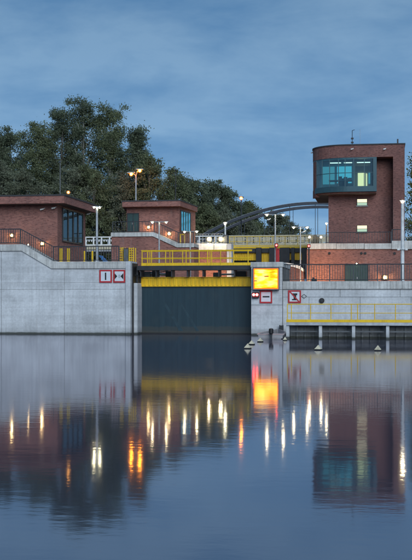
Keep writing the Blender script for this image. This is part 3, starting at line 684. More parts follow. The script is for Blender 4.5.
# cameras and lamps
def cctv(px, py, Y, label):
    c = P(px, py, Y); o = empty('security_camera', tuple(c), label, 'camera', 'security cameras')
    MB().tube((c.x - .13, c.y - .26, c.z - .03), (c.x + .08, c.y - .16, c.z + .03), .055).build('body', 'white_paint', o)
    MB().tube((c.x, c.y - .22, c.z), (c.x + .12, c.y, c.z + .1), .03).build('arm', 'white_paint', o)
cctv(43.2, 209.6, HY, 'white security camera on brick under the flat roof'); cctv(54.6, 208.4, HY, 'white security camera nearest the corner under the flat roof')
wall_lamp(11.6, 235.4, HY - .17, 'bright warm lamp on brick behind the upper flat railing'); wall_lamp(42.0, 243.6, HY - .17, 'bright warm lamp on brick behind the sloping railing')
wall_lamp(28.4, 244.6, HY - 1.6, 'small lamp low on the sloping coping', r=.045)
wall_lamp(68.4, 192.4, 67.2, 'orange lamp standing on the roof corner of the pump house', mat='bulb_roof', r=.10, plate=False)
# railing on the stepped wall
yr = WY + .35
railing([(X(-60, yr), yr, wz(244, 10)), (X(20.5, yr), yr, wz(244, 10)), (X(53.5, yr), yr, ZL), (X(119, yr), yr, ZL)], 1.02, 'dark bar railing following the stepped concrete wall', 'dark bar railings', post_sp=2.3, bar_sp=.17)
for i, (q, lab) in enumerate([(61.2, 'yellow post at the brick corner behind the bar railing'), (68.6, 'yellow post under the big side window behind the railing'), (84.4, 'slim yellow post just clear of the pump house'), (92.6, 'yellow post near the pale twin lamp post')]):
    Yq = 65.0 if i < 2 else 70.0; r = .085 if i < 2 else .06
    z0_ = ZL if i < 2 else ZG; x = X(q, Yq); zt_ = Z(248.4 if i < 2 else 251, q, Yq)
    o = MB().box(x - r, x + r, Yq - r, Yq + r, z0_ - .02, zt_).build('yellow_post', 'yellow_paint', label=lab, cat='post', group='yellow posts', bevel=.015)
    MB().box(x - r * 1.3, x + r * 1.3, Yq - r * 1.3, Yq + r * 1.3, z0_ - .02, z0_ + .06).build('base', 'yellow_paint', o)
o = empty('slide', P(102, 261.5, 66.5), 'bright blue sloping chute behind the railing', 'chute')
m = MB(); m.face_prism([(X(98.5, 66.5), Z(255.4, 98, 66.5)), (X(100.5, 66.5), Z(255.4, 98, 66.5)), (X(106.5, 66.5), Z(261.6, 105, 66.5)), (X(103.5, 66.5), Z(261.9, 103, 66.5))], 66.5, 67.0).build('chute', 'blue_paint', o)
MB().tube(P(104, 258, 66.9), (X(104, 66.9), 66.9, ZG), .04).build('leg', 'dark_steel', o)

# ------------------------------------------------------------------ mid brick house with its stair terrace
TY = 88.0
def tx(px): return X(px, TY)
def tz(py): return Z(py, 150, TY)
tw = empty('stair_terrace', (tx(150), TY, ZG), 'brick stair terrace with sloping pale coping below the mid house', 'terrace')
tp = [(111.2, 232.3), (153.6, 232.3), (177.6, 243.6), (194, 243.6)]
MB().face_prism([(tx(111.6), ZG - .2), (tx(194), ZG - .2), (tx(194), tz(247)), (tx(177.2), tz(247)), (tx(153.2), tz(236)), (tx(111.6), tz(236))], TY, TY + 2.4).build('wall', 'brick', tw)
tb = [(111.2, 236.4), (153.2, 236.4), (177.2, 247.6), (194, 247.6)]
for i in range(3):
    MB().face_prism([(tx(tp[i][0]), tz(tp[i][1])), (tx(tp[i + 1][0]), tz(tp[i + 1][1])), (tx(tb[i + 1][0]), tz(tb[i + 1][1])), (tx(tb[i][0]), tz(tb[i][1]))], TY - .12, TY + 2.35).build('coping', 'concrete_pale', tw)
railing([(tx(112), TY + .3, tz(232.3)), (tx(153.6), TY + .3, tz(232.3)), (tx(177.6), TY + .3, tz(243.6)), (tx(193), TY + .3, tz(243.6))], 1.0, 'dark bar railing on the stair terrace of the mid brick house', 'dark bar railings', post_sp=2.4, bar_sp=.26)
MY = 90.5
h2 = empty('gate_house', (X(150, MY), MY, ZG), 'mid brick house with dark door and blue side window', 'house')
ma = [(X(126.6, MY), MY), (X(179.0, MY), MY), (X(195.4, 95.6), 95.6), (X(137, 95.6) - .6, 95.6)]
zm = Z(207.4, 150, MY)
MB().prism(ma, ZG - .2, zm).build('wall', 'brick', h2)
RM = 89.6
mr = [(X(122.2, RM), RM), (X(180.4, RM), RM), (X(197.4, 95.9), 95.9), (X(133, 95.9) - .6, 95.9)]
zr_ = Z(201.4, 150, RM)
rf = MB().prism(mr, zm + .002, zr_).build('roof', 'brick', h2)
cx_, cy_ = sum(p_[0] for p_ in mr) / 4, sum(p_[1] for p_ in mr) / 4
MB().prism([(cx_ + (a - cx_) * 1.012, cy_ + (b - cy_) * 1.012) for a, b in mr], zr_ + .002, zr_ + .11).build('roof_edge', 'roof_felt', rf)
dd = pbox('door', 'green_door', h2, 127.6, 138.4, 213.6, 231.8, MY - .06, MY - .004)
for (a, b, c, d) in [(127, 139, 213, 213.7), (127, 127.7, 213.7, 232), (138.3, 139, 213.7, 232), (132.8, 133.3, 213.7, 232)]: pbox('frame', 'dark_steel', dd, a, b, c, d, MY - .10, MY - .062)
pbox('handle', 'galvanised', dd, 132.0, 132.4, 222.5, 224.5, MY - .13, MY - .065)
# side window lies in the slanted side wall
p0, p1 = Vector((*ma[1], 0)), Vector((*ma[2], 0)); dv = (p1 - p0); nv = Vector((dv.y, -dv.x, 0)).normalized()
def slant(name, mat, parent, s0, s1, z0, z1, o0, o1):
    a, b = p0 + dv * s0, p0 + dv * s1
    return MB().prism([tuple((a + nv * o1)[:2]), tuple((b + nv * o1)[:2]), tuple((b + nv * o0)[:2]), tuple((a + nv * o0)[:2])], z0, z1).build(name, mat, parent)
zs0, zs1 = Z(231, 180, 91), Z(210.8, 180, 91)
wn_ = slant('window', 'sky_sheen_blue', h2, .09, .66, zs0, zs1, .003, .012)  # glowing sheet behind the panes stands in for reflected sky
for i in range(4):
    a, b = .09 + .57 * i / 4, .09 + .57 * (i + 1) / 4
    slant('pane', 'bright_glass', wn_, a + .01, b - .01, zs0 + .05, zs1 - .05, .03, .042)
    slant('mullion', 'dark_steel', wn_, a - .008, a + .008, zs0 + .05, zs1 - .05, .014, .08)
slant('mullion', 'dark_steel', wn_, .655, .67, zs0 + .05, zs1 - .05, .014, .08)
for (z0_, z1_) in ((zs0 - .06, zs0 + .045), (zs1 - .045, zs1 + .06)): slant('frame', 'dark_steel', wn_, .075, .675, z0_, z1_, .014, .09)
wall_lamp(148.4, 227.2, MY - .17, 'warm lamp beside the dark door of the mid house', r=.12)
wall_lamp(169.0, 233.6, MY - .17, 'warm lamp above the sloping stair of the mid house', r=.14)
o = empty('stair_gate', P(183, 243, 89.5), 'small yellow lit gate frame below the blue side window', 'gate')
for q in (180.4, 184.4): pbox('upright', 'yellow_paint', o, q - .4, q + .4, 234, 243.5, 88.8, 88.95)
pbox('crossbar', 'yellow_paint', o, 180.9, 183.9, 234, 234.9, 88.8, 88.95)

# ------------------------------------------------------------------ lit brick lock-head wall right of the mid house
BYW = 98.0
lw = empty('lock_head_wall', (X(211, BYW), BYW, ZG), 'short warmly lit brick wall with a broad white coping', 'wall')
pbox('wall', 'brick', lw, 190, 226.4, 250.2, 279, BYW, BYW + 1.2)
pbox('coping', 'white_paint', lw, 193.6, 213.6, 243.4, 250.0, BYW - .12, BYW + 1.2); pbox('coping', 'white_paint', lw, 214.2, 226.6, 243.4, 250.0, BYW - .12, BYW + 1.2)
pbox('end_column', 'concrete', lw, 226.8, 231.4, 243.6, 279, BYW - .2, BYW + 1.2)
railing([(X(194, BYW), BYW + .1, Z(243.4, 211, BYW)), (X(223, BYW), BYW + .1, Z(243.4, 211, BYW))], .95, 'grey railing with lamps on the white coping', 'dark bar railings', mat='galvanised', bar_sp=.3, post_sp=1.5)
for q, lab in ((209.0, 'white lamp on the grey railing nearer the mid house'), (220.6, 'white lamp on the grey railing nearer the dark cabinet')):
    wall_lamp(q, 239.2, BYW - .25, lab, mat='bulb_white', r=.19)
o = empty('control_cabinet', P(225, 243.4, 97.9), 'dark cabinet under the short white lamp post', 'cabinet'); pbox('case', 'dark_steel', o, 223.2, 227.6, 234.8, 243.3, 97.9, 98.6, bevel=.02); pbox('door', 'machine_grey', o, 223.6, 227.2, 235.4, 242.8, 97.86, 97.9)

# ------------------------------------------------------------------ far gate with dark columns, yellow panels and walkway
FY = 108.0
fg = empty('far_lock_gate', (X(268, FY), FY, ZG), 'far lock gate of dark columns and yellow panels under the cream bridge', 'lock gate')
pbox('walkway_edge', 'yellow_paint', fg, 228.4, 309.6, 246.4, 248.3, FY, FY + .25)
pbox('beam', 'dark_steel', fg, 228.4, 309.6, 248.4, 252.6, FY - .03, FY + 1.5)
for (a, b) in [(256.0, 261.2), (269.2, 275.0), (279.8, 289.4), (291.2, 294.4), (301.8, 307.6)]: pbox('column', 'dark_steel', fg, a, b, 247.6, 272, FY - .5, FY - .05)
for (a, b, c, d) in [(229, 256, 252.2, 260.5), (261.2, 269.2, 252.2, 262.5), (289.4, 291.2, 252.2, 260), (294.4, 301.8, 252.2, 260)]:
    pn = pbox('panel', 'yellow_paint', fg, a, b, c, d, FY + .3, FY + .6)
    k = max(2, int((b - a) / 2.2))
    for i in range(k + 1):
        q = a + (b - a) * i / k; pbox('rib', 'yellow_paint', pn, q - .22, q + .22, c + .3, d - .3, FY + .2, FY + .298)
pbox('lower_plate', 'dark_steel', fg, 228.6, 310, 260.5, 279, FY + .65, FY + 1.2)
zf = Z(246, 268, FY)
yellow_rail([(X(229, FY), FY + .05, zf), (X(309, FY), FY + .05, zf)], Z(236.4, 268, FY) - zf, [(X(q, FY), FY + .05, zf) for q in (229.5, 234, 247, 259.5, 272.5, 285, 297.5, 308.5)], 'yellow railing on the far gate in front of the cream bridge', 'yellow railings', toe=.1, r=.03)
# white capped low wall in front of it
o = empty('ramp_wall', (X(294, 90), 90, ZG), 'low dark brick ramp wall with curved white coping', 'wall')
rp = [(280.5, 262.5), (287, 262.8), (294, 264.0), (300, 266.2), (303.5, 269.0)]
MB().face_prism([(X(a, 90), Z(b + 2.0, 294, 90)) for a, b in rp] + [(X(304.5, 90), ZG - .2), (X(280.5, 90), ZG - .2)], 90, 90.8).build('wall', 'brick_dark', o)
for (a, b), (c, d) in zip(rp[:-1], rp[1:]):
    MB().face_prism([(X(a, 90), Z(b, 294, 90)), (X(c, 90), Z(d, 294, 90)), (X(c, 90), Z(d + 3.0, 294, 90)), (X(a, 90), Z(b + 3.0, 294, 90))], 89.9, 90.9).build('coping', 'white_paint', o)
# red beacons
for (q, y0, Yb, lab) in [(276.4, 245.2, 83.5, 'red beacon on the post behind the display pier'), (308.8, 246.0, 87.5, 'red beacon at the end of the brick terrace wall')]:
    c = P(q, y0, Yb); o = empty('beacon', (c.x, c.y, ZG), lab, 'beacon', 'red beacons')
    MB().tube((c.x, c.y, ZG), (c.x, c.y, c.z - .1), .06).build('post', 'red_paint' if q < 300 else 'dark_steel', o)
    MB().box(c.x - .13, c.x + .13, c.y + .02, c.y + .14, c.z - .16, c.z + .16).build('case', 'black_paint', o)
    bulb('lamp', c, .10, 'bulb_red', o)
o = empty('life_ring_post', P(277.8, 262, 83.8), 'narrow red box beside the tallest lamp post', 'box'); pbox('case', 'red_paint', o, 277.0, 279.2, 249.6, 262, 83.8, 84.0, bevel=.02); pbox('lid', 'red_paint', o, 276.8, 279.4, 248.6, 249.5, 83.75, 84.05)
o = empty('deck_winch', P(314, 281, 64.6), 'low black winch on the coping behind the railing', 'winch'); pbox('drum', 'black_paint', o, 311.2, 316.6, 278.8, 281.2, 64.9, 65.1, bevel=.02); pbox('frame', 'dark_steel', o, 312.4, 314.4, 277.4, 278.8, 64.9, 65.1)

# ------------------------------------------------------------------ arch bridge
AY = 130.0
br_ = empty('arch_bridge', (X(315, AY), AY, ZG), 'steel tied arch road bridge with cream parapet behind the lock', 'bridge')
zd = Z(244.5, 250, AY)
box('deck', 'concrete', br_, X(-40, AY), X(520, AY), AY + .25, AY + 6.4, zd - .75, zd)
box('fascia_beam', 'cream', br_, X(-40, AY), X(520, AY), AY, AY + .24, zd - .5, zd + .02)
zp = Z(235.2, 250, AY)
def parapet(a, b, yy, mat):
    n = max(1, round((b - a) / 8.0)); top = MB().box(X(a, AY), X(b, AY), yy, yy + .16, zp - .14, zp).build('parapet_rail', mat, br_)
    MB().box(X(a, AY), X(b, AY), yy + .01, yy + .12, zd + .03, zd + .18).build('parapet_rail', mat, br_); f = None
    for i in range(n + 1):
        q = X(a, AY) + (X(b, AY) - X(a, AY)) * i / n
        if f is None: f = MB().box(q - .09, q + .09, yy + .02, yy + .15, zd + .185, zp - .145).build('parapet_post', mat, br_); fx = q
        else: inst(f, 'parapet_post', br_, (q - fx, 0, 0))
    return n
parapet(-40, 224, AY, 'white_paint'); parapet(228, 330, AY, 'cream')
k = 12
for i in range(k):
    a, b = 228 + 102 * i / k, 228 + 102 * (i + 1) / k
    box('parapet_panel', 'cream', br_, X(a, AY) + .05, X(b, AY) - .05, AY + .165, AY + .20, zd + .25, zp - .2)
for i in range(16):
    a, b = 80 + 40 * i / 16, 80 + 40 * (i + 1) / 16
    box('parapet_panel', 'white_paint', br_, X(a, AY) + .1, X(b, AY) - .1, AY + .165, AY + .20, zd + .55, zp - .45)
parapet(-40, 520, AY + 6.2, 'galvanised')
# arch ribs: box sections with a pale top flange
def rib(yy, name='arch_rib'):
    xL, xR = X(188.5, AY), X(446, AY); xm = (xL + xR) / 2; Hh = Z(201.8, 317, AY) - zd - .35
    prev = None; m = MB(); fl = MB(); N = 40; pts = []
    for i in range(N + 1):
        u = -1 + 2 * i / N; x = xm + (xR - xL) / 2 * u; z = zd + .2 + Hh * (1 - abs(u) ** 2.0)
        pts.append((x, z))
    d = .16
    for (x, z) in pts: m.v += [(x, yy, z - d), (x, yy, z + d), (x, yy + .5, z + d), (x, yy + .5, z - d)]; fl.v += [(x, yy - .06, z + d + .003), (x, yy - .06, z + d + .05), (x, yy + .56, z + d + .05), (x, yy + .56, z + d + .003)]
    for mm in (m, fl):
        for i in range(N):
            for j in range(4): q = (j + 1) % 4; mm.f.append((i * 4 + j, i * 4 + q, i * 4 + 4 + q, i * 4 + 4 + j))
        mm.f += [(3, 2, 1, 0), (N * 4, N * 4 + 1, N * 4 + 2, N * 4 + 3)]
    o = m.build(name, 'arch_steel', br_); fl.build('top_flange', 'arch_flange', o)
    for i in range(4, N - 3, 4): MB().tube((pts[i][0], yy + .25, zd), (pts[i][0], yy + .25, pts[i][1] - d), .035).build('hanger', 'arch_steel', br_)
rib(AY + .3); rib(AY + 5.5)
for px_, u in ((250, 0), (300, 0), (350, 0)): pass

# ------------------------------------------------------------------ terrace wall under the tower
QY = 90.0
ter = empty('tower_terrace', (X(360, QY), QY, ZG), 'long brick terrace wall with pale coping below the control tower', 'terrace')
q0 = 306.8
pbox('wall', 'brick', ter, q0, 470, 249.0, 290, QY, QY + 14)
for (a, b, c, d) in [(q0 + .6, 336, 243.4, 249), (336.3, 364, 243.4, 249), (364.3, 391.4, 243.4, 249)]: pbox('coping', 'concrete_pale', ter, a, b, c, d, QY - .15, QY + 13)
for (a, b) in [(391.7, 430), (430.3, 470)]: pbox('coping', 'concrete_pale', ter, a, b, 240.6, 249, QY - .22, QY + 13)
gd = pbox('door', 'green_door', ter, 345.2, 367.6, 264.8, 290, QY - .08, QY - .004)
for i in range(9):
    a = 345.6 + 21.8 * i / 9; pbox('board', 'green_door', gd, a + .1, a + 2.3, 265.6, 289, QY - .105, QY - .082)
for (a, b, c, d) in [(344.6, 368.2, 264.0, 264.8), (344.6, 345.3, 264.8, 290), (367.5, 368.2, 264.8, 290)]: pbox('frame', 'dark_steel', gd, a, b, c, d, QY - .12, QY - .004)
pbox('handle', 'galvanised', gd, 356.8, 357.4, 277, 279, QY - .15, QY - .108)
for q in (329.2, 361.2, 365.0, 394.4):
    c = P(q, 253.4, QY); MB().tube((c.x, QY - .05, c.z), (c.x, QY - .003, c.z), .12, n=12).build('vent', 'black_paint', ter)
wall_lamp(356.6, 263.6, QY - .17, 'small pale lamp above the green double door', mat='bulb_white', r=.05)
wall_lamp(385.0, 277.4, QY - .3, 'bright warm lamp low on the terrace wall beside the green door', r=.17)
wall_lamp(309.4, 237.2, 95.0, 'white lamp at the end of the dark cabinets', mat='bulb_white', r=.11, plate=False)
wall_lamp(321.0, 237.2, 95.0, 'white lamp between the dark cabinets and the tower', mat='bulb_white', r=.11, plate=False)
o = empty('control_cabinet', P(315, 243.4, 95.5), 'row of dark cabinets standing on the terrace beside the tower', 'cabinet')
for (a, b, c) in [(310.6, 313.4, 235.8), (313.7, 316.2, 234.6), (316.5, 318.8, 236.2)]: pbox('case', 'dark_steel', o, a, b, c, 243.4, 95.5, 96.2, bevel=.02)
def floodlight(px, Y, label, aim=.55):
    c = Vector((X(px, Y), Y, ZG)); o = empty('floodlight', tuple(c), label, 'floodlight', 'ground floodlights')
    hd = MB().face_prism([(c.x - .28, ZG + .12), (c.x + .28, ZG + .12), (c.x + .28, ZG + .5), (c.x - .28, ZG + .5)], Y - .1, Y + .1).build('housing', 'black_paint', o, bevel=.02)
    m = MB(); m.v = [(c.x - .25, Y + .105, ZG + .16), (c.x + .25, Y + .105, ZG + .16), (c.x + .25, Y + .105, ZG + .46), (c.x - .25, Y + .105, ZG + .46)]; m.f = [(3, 2, 1, 0)]; m.build('lens', 'flood', hd)
    for k in (-.2, .2): MB().box(c.x + k - .02, c.x + k + .02, Y - .03, Y + .03, ZG, ZG + .12).build('foot', 'dark_steel', o)
floodlight(314, 86.8, 'black floodlight washing orange light on the end of the terrace wall')
floodlight(205, 94.6, 'unseen floodlight added to wash orange light on the short brick wall')  # lamp added out of view so the brick turns orange
railing([(X(326, QY), QY + .25, Z(243.4, 340, QY)), (X(391, QY), QY + .25, Z(243.4, 340, QY))], 1.0, 'dark bar railing on the coping at the tower foot', 'dark bar railings', bar_sp=.24, post_sp=2.4)
railing([(X(392, QY), QY + .2, Z(240.6, 400, QY)), (X(440, QY), QY + .2, Z(240.6, 400, QY))], 1.0, 'dark bar railing on the raised coping past the tower pillar', 'dark bar railings', bar_sp=.24, post_sp=2.0)
railing([(X(282.6, WY + .3), WY + .3, zr0), (X(450, WY + .3), WY + .3, zr0)], Z(264.2, 340, WY) - zr0, 'long dark bar railing along the top of the wall above the landing stage', 'dark bar railings', bar_sp=.172, post_sp=1.55)

# ------------------------------------------------------------------ control tower
VY = 92.0
tow = empty('control_tower', (X(366, VY), VY, Z(243, 366, VY)), 'brick lock control tower with rounded glass control room', 'tower')
def vx(px, Y=VY): return X(px, Y)
def vz(py): return Z(py, 360, VY)
zT = vz(243) - .3; zR0, zR1 = vz(157.2), vz(145.2)
xr = vx(404.6); xs = vx(347); xl = vx(313.2, 95.2); rx_, ry_ = xs - xl, 2.7
def curve(off=0.0, n=12, a0=0, a1=90):                # rounded corner from the straight front to the far side
    return [(xs - (rx_ + off) * math.sin(R(a)), VY + ry_ - (ry_ + off) * math.cos(R(a))) for a in [a0 + (a1 - a0) * i / n for i in range(n + 1)]]
BK = 101.0
def shell(off=0.0, right=None, inset_right=0):
    right = xr if right is None else right
    c = curve(off); return [(right, VY - off)] + c + [(c[-1][0], BK), (right, BK)]
def ccw(p):
    a = sum(p[i][0] * p[(i + 1) % len(p)][1] - p[(i + 1) % len(p)][0] * p[i][1] for i in range(len(p))); return p if a > 0 else p[::-1]
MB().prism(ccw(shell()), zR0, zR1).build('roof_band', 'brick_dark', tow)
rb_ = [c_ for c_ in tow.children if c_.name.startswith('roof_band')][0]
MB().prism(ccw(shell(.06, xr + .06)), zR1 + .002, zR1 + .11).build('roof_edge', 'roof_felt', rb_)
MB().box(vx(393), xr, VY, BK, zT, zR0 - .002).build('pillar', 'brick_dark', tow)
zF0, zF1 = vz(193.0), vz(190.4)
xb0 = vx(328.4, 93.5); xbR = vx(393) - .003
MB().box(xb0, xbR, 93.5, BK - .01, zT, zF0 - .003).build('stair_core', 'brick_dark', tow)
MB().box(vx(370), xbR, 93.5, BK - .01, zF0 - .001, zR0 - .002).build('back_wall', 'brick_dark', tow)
# floor slab of the control room with brick edge, rounded like the roof
xg = vx(376.6)
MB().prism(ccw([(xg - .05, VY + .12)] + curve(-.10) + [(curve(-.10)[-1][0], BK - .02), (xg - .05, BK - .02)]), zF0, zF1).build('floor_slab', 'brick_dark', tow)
# teal window box: sill band, head band, right jamb
def band(name, a0, a1, z0, z1, o0, o1, xr_, mat):
    oc, ic = curve(o1, 12, a0, a1), curve(o0, 12, a0, a1)
    pts = ([(xr_, VY - o1)] if a0 == 0 else []) + oc + ic[::-1] + ([(xr_, VY - o0)] if a0 == 0 else [])
    return MB().prism(ccw(pts), z0, z1).build(name, mat, tow)
zg0, zg1 = vz(186.2), vz(157.4)
band('window_sill', 0, 62, vz(191.6), zg0, -.35, .14, xg, 'teal_frame')
band('window_head', 0, 90, zg1 - .10, zR0 - .003, -.35, -.02, xg, 'teal_frame')
MB().box(vx(373.0), xg, VY - .14, VY + 1.3, zg0 + .002, zg1 - .102).build('window_jamb', 'teal_frame', tow)
# brick strip and far end
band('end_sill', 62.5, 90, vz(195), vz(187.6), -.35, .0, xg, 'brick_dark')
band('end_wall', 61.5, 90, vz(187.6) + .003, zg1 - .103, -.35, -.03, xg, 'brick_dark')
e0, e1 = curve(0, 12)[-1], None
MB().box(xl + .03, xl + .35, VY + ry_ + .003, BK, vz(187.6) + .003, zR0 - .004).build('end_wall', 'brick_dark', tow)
# panes between mullions
mcols = [373.0, 364.2, 353.6, 345.0]
mpts = [(vx(q), VY + .02) for q in mcols] + [p_ for p_ in (curve(-.02, 3, 14, 60))]
def pane(a, b, z0, z1, mat, th=.02, name='pane'):
    a = Vector((*a, 0)); b = Vector((*b, 0)); d = (b - a).normalized(); nn = Vector((-d.y, d.x, 0)) * th
    a = a + d * .03; b = b - d * .03
    return MB().prism(ccw([tuple(a[:2]), tuple(b[:2]), tuple((b + nn)[:2]), tuple((a + nn)[:2])]), z0, z1).build(name, mat, tow)
ztr = vz(172.6)
for a, b in zip(mpts[:-1], mpts[1:]):
    pane(a, b, zg0 + .003, ztr - .03, 'tower_glass'); pane(a, b, ztr + .03, zg1 - .105, 'tower_glass')
    pane(a, b, ztr - .028, ztr + .028, 'teal_frame', .06, 'transom')
for p_ in mpts[1:]: MB().box(p_[0] - .035, p_[0] + .035, p_[1] - .05, p_[1] + .09, zg0 + .003, zg1 - .105).build('mullion', 'teal_frame', tow)
# the room behind the glass
zfl = zF1 + .003
MB().box(xl + .4, xg - .1, 97.6, 97.75, zfl, zR0 - .01).build('room_wall', 'interior_wall', tow)
MB().box(xl + .45, xg - .1, VY + 2.0, 97.59, zR0 - .09, zR0 - .012).build('room_ceiling', 'interior_wall', tow)
MB().box(vx(353.4), vx(353.8), 94.0, 97.55, zfl, zR0 - .1).build('room_partition', 'interior_wall', tow)
MB().box(vx(337, 97.5), vx(351.5, 97.5), 97.5, 97.58, Z(183, 345, 97.5), Z(165.5, 345, 97.5)).build('sky_glow_panel', 'sky_glow', tow)  # glowing panel stands in for sky through the opposite windows
MB().box(vx(322, 97.5), vx(334.5, 97.5), 97.5, 97.58, Z(184, 345, 97.5), Z(163.5, 345, 97.5)).build('rear_glow_panel', 'blue_glow_dim', tow)  # added glowing panel gives the outer panes their cyan sheen
MB().box(vx(368.4, 97.5), vx(372.5, 97.5), 97.5, 97.58, Z(184, 345, 97.5), Z(172.5, 345, 97.5)).build('rear_glow_panel', 'blue_glow_dim', tow)  # another added glow behind the glass
MB().box(vx(357.8, 97.5), vx(364.8, 97.5), 97.5, 97.58, Z(188, 360, 97.5), Z(172.8, 360, 97.5)).build('lit_doorway', 'lit_door', tow)
MB().box(vx(366.0, 97.5), vx(367.0, 97.5), 97.5, 97.58, Z(188, 360, 97.5), Z(173.5, 360, 97.5)).build('lit_doorway', 'lit_door', tow)
for (a, b) in ((330, 341), (344, 352), (357, 371)): MB().box(vx(a, 95), vx(b, 95), 94.6, 94.9, zR0 - .13, zR0 - .092).build('ceiling_light', 'ceiling_strip', tow)
MB().box(vx(329, 94), vx(352, 94), 93.6, 94.4, Z(181.4, 340, 94), Z(180.4, 340, 94)).build('desk', 'interior_dark', tow)
for (a, b, c) in [(338.5, 342, 176.5), (343.6, 347.4, 177.2), (348, 351.6, 178)]: MB().box(vx(a, 94), vx(b, 94), 93.9, 93.98, Z(181.5, 340, 94), Z(c, 340, 94)).build('monitor', 'interior_dark', tow)
for q in (345, 341): 
    c = P(q, 182, 95.2); MB().box(c.x - .28, c.x + .28, 95.2, 95.32, zfl + .5, Z(178.4, q, 95.2)).build('chair', 'interior_dark', tow)
# slit windows
for (y0, y1) in ((199.2, 205.2), (225.6, 231.6)):
    wn_ = pbox('window', 'dark_steel', tow, 356.6, 367.4, y0 - .5, y1 + .5, 93.44, 93.498)
    zmid = y0 + (y1 - y0) * .55
    pbox('pane', 'lit_window', wn_, 357.2, 366.8, y0, zmid - .2, 93.41, 93.437); pbox('pane', 'lit_window_green', wn_, 357.2, 366.8, zmid + .2, y1, 93.41, 93.437)
    pbox('sill', 'concrete_pale', wn_, 356.2, 367.8, y1 + .5, y1 + 1.1, 93.36, 93.495)
# things on the roof and the band
o = empty('roof_mast', (vx(352.2, 94), 94, zR1 + .11), 'slim mast with weather instruments on the tower roof', 'mast')
x = vx(352.2, 94); zt_ = Z(130.5, 352, 94)
MB().tube((x, 94, zR1 + .1), (x, 94, zt_), .03).build('pole', 'dark_steel', o); MB().tube((x, 94, zt_), (x + .22, 94, zt_ + .06), .025).build('arm', 'dark_steel', o)
for yy in (138.5, 142.5): MB().box(x - .12, x + .12, 93.9, 94.1, Z(yy + .7, 352, 94), Z(yy - .7, 352, 94)).build('instrument', 'dark_steel', o)
o = empty('roof_antenna', (vx(398, 94), 94, zR1 + .11), 'stubby dark antenna above the tower pillar', 'antenna')
x = vx(397.6, 94); MB().box(x - .07, x + .07, 93.95, 94.05, zR1 + .1, Z(139, 398, 94)).build('aerial', 'dark_steel', o); MB().box(x - .25, x + .25, 93.9, 94.1, zR1 + .111, zR1 + .3).build('foot', 'dark_steel', o)
o = empty('lightning_rod', (vx(360, 94.5), 94.5, zR1 + .11), 'hair thin rod on the tower roof right of the mast', 'rod')
x = vx(360, 94.5); MB().tube((x, 94.5, zR1 + .1), (x, 94.5, Z(129, 360, 94.5)), .013).build('rod', 'galvanised', o); MB().box(x - .08, x + .08, 94.42, 94.58, zR1 + .112, zR1 + .17).build('foot', 'galvanised', o)
cctv(352.2, 149.4, VY, 'white security camera on the tower roof band over the glass'); cctv(384.6, 149.4, VY, 'white security camera on the tower roof band near the pillar'); cctv(312.6, 153.0, 95.0, 'security camera at the rounded end of the tower roof')
cctv(269.2, 219.8, 84, 'security camera under the arm of the tallest twin lamp post'); cctv(304.2, 232.0, 88, 'security camera under the twin lamp beside the terrace end'); cctv(89.5, 214.2, 73.2, 'security camera at the far roof corner of the pump house')

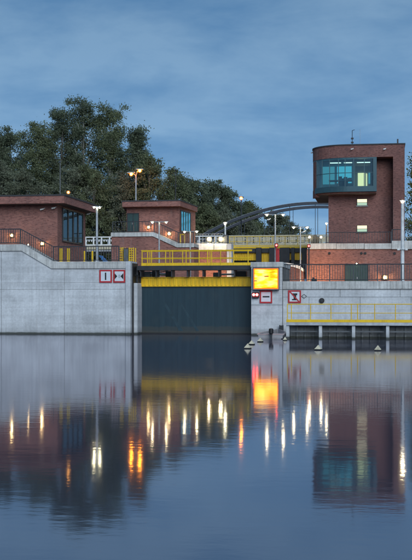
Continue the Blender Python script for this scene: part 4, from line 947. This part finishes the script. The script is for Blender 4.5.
# ------------------------------------------------------------------ trees
def tree(px, ytop, hwpx, Y, seed, label, lm, trunk='bark', zbase=4.0, n_cl=95, lps=115, leaf_s=.25, low=.12, group='trees beyond the lock', peaky=1.0, zb=None):
    rng = np.random.default_rng(seed); base = np.array([X(px, Y), Y, ZG]); H = Z(ytop, px, Y) - ZG; W = hwpx * S(px, Y)
    root = empty('tree', tuple(base), label, 'tree', group)
    # limbs and clump centres
    lean = rng.normal(0, .03, 2); cl = []; tm = MB()
    sp = lambda s: np.array([base[0] + lean[0] * H * s, base[1] + lean[1] * H * s, base[2] + H * s])
    k = 9
    for i in range(k):
        a, b = sp(i / k * .93), sp((i + 1) / k * .93); r0 = .028 * H * .55 * (1 - i / k) + .05; r1 = .028 * H * .55 * (1 - (i + 1) / k) + .05
        tm.tube(a, b, r0, r1, n=7)
    nl = 34
    for i in range(nl):
        s = low + (1 - low) * (i + .5) / nl; s_at = max(.04, s - .10 - .10 * rng.random()); th = i * 2.4 + rng.normal(0, .4)
        prof = (math.sin(math.pi * min(1, (s * .93 + .04)) ** (1.05 * peaky)) ** .62)
        rad = W * prof * rng.uniform(.5, 1.15)
        a = sp(s_at * .93); e = sp(s) + np.array([math.cos(th) * rad, math.sin(th) * rad, rng.normal(0, .02) * H]); mid = (a + e) / 2 + np.array([0, 0, .03 * H])
        e[2] = min(e[2], base[2] + H * .985)
        tm.tube(a, mid, .010 * H * (1 - s) + .04, .03 + .005 * H * (1 - s), n=5); tm.tube(mid, e, .035 + .005 * H * (1 - s), .02, n=5)
        for q in range(max(2, n_cl // nl)):
            f = rng.uniform(.35, 1.05); c = a + (e - a) * f if f > .5 else mid + (e - mid) * f; c = c + rng.normal(0, .10 * W + .12, 3) * np.array([1, 1, .9]); cl.append((c, rng.uniform(.55, 1.15) * (.045 * H * .55 + .30)))
    cl.append((sp(.965), .7)); cl.append((sp(.93) + np.array([.5, 0, 0]), .8)); cl.append((sp(.91) - np.array([.5, 0, 0]), .8))
    tm.build('trunk', trunk, root, smooth=True)
    C = []
    for c, r in cl:
        m = int(lps * rng.uniform(.6, 1.25)); d = rng.normal(0, 1, (m, 3)); d /= np.linalg.norm(d, axis=1)[:, None]
        C.append(c + rng.normal(0, 1, (m, 3)) * r * .50 * np.array([1.1, 1.1, .85]))
    C = np.concatenate(C); n = len(C); C[:, 2] = np.maximum(C[:, 2], base[2] + .6)
    u = rng.normal(0, 1, (n, 3)); u /= np.linalg.norm(u, axis=1)[:, None]; v = np.cross(u, rng.normal(0, 1, (n, 3))); v /= np.linalg.norm(v, axis=1)[:, None]
    sz = (leaf_s * rng.uniform(.55, 1.2, n))[:, None]
    V = np.stack([C - u * sz * .55, C + v * sz * .34, C + u * sz * .55, C - v * sz * .34], 1).reshape(-1, 3) - base
    me = bpy.data.meshes.new('crown'); me.vertices.add(4 * n); me.vertices.foreach_set('co', V.astype(np.float32).ravel())
    me.loops.add(4 * n); me.loops.foreach_set('vertex_index', np.arange(4 * n, dtype=np.int32)); me.polygons.add(n); me.polygons.foreach_set('loop_start', np.arange(0, 4 * n, 4, dtype=np.int32)); me.update(calc_edges=True); me.validate()
    me.materials.append(M[lm]); o = bpy.data.objects.new('crown', me); col.objects.link(o); o.parent = root
T = [(-6, 133, 24, 150, 'leaf_dark', 'dark tree cut by the frame edge over the pump house'),
     (14, 131, 21, 152, 'leaf_dark', 'dark rounded tree second from the frame edge over the pump house'),
     (36, 124, 19, 148, 'leaf_mid', 'bushy tree just before the taller poplars'),
     (57, 107, 20, 150, 'leaf_dark', 'tall poplar behind the thin unlit post'),
     (83, 96, 21, 152, 'leaf_dark', 'tallest poplar of all with pale stem showing'),
     (111, 104, 20, 150, 'leaf_mid', 'broad poplar just beyond the tallest one'),
     (138, 127, 13, 147, 'leaf_dark', 'narrow pointed tree above the orange twin lamp'),
     (153, 153, 17, 144, 'leaf_mid', 'rounded tree over the mid brick house roof'),
     (177, 167, 17, 140, 'leaf_mid', 'tree behind the roof corner of the mid brick house'),
     (192, 179, 15, 146, 'leaf_dark', 'dark tree above the foot of the steel arch'),
     (211, 179, 17, 150, 'leaf_dark', 'taller rounded tree above the rising arch'),
     (231, 189, 16, 152, 'leaf_dark', 'rounded tree beside the single orange lamp'),
     (251, 202, 13, 156, 'leaf_mid', 'low tree seen through the arch past the orange lamp'),
     (272, 212, 15, 165, 'leaf_grey', 'low grey green tree under the crown of the arch'),
     (291, 224, 12, 168, 'leaf_grey', 'lowest distant tree beside the twin lamp near the terrace end')]
for i, (px, yt, hw_, Y, lm_, lab) in enumerate(T):
    tree(px, yt, hw_ * 1.38, Y, 11 + i * 7, lab, lm_, trunk='birch_bark' if i in (4, 5) else 'bark', n_cl=306 if i < 7 else 204, lps=165)
T2 = [(2, 163, 17, 138, 'leaf_grey', 'grey green willow low at the frame edge'), (30, 172, 17, 140, 'leaf_grey', 'grey green willow low behind the flat roof'), (72, 165, 18, 141, 'leaf_grey', 'low grey green tree behind the roof lamp'),
      (100, 168, 18, 142, 'leaf_mid', 'low tree between the two brick houses'), (125, 176, 15, 143, 'leaf_grey', 'low tree under the orange twin lamp'), (205, 205, 15, 141, 'leaf_mid', 'low yellowish green tree beside the blue side window'),
      (226, 212, 16, 143, 'leaf_grey', 'low tree behind the short white lamp post'), (246, 219, 13, 145, 'leaf_grey', 'lowest pale shrub tree under the arch')]
for i, (px, yt, hw_, Y, lm_, lab) in enumerate(T2):
    tree(px, yt, hw_ * 1.35, Y, 301 + i * 5, lab, lm_, n_cl=204, lps=190, low=.06, group='low trees in front of the poplars')
tree(417, 150, 12, 112, 77, 'yellow green tree showing past the tower pillar', 'leaf_yellow', n_cl=100, lps=110, leaf_s=.22, group='trees beyond the lock')
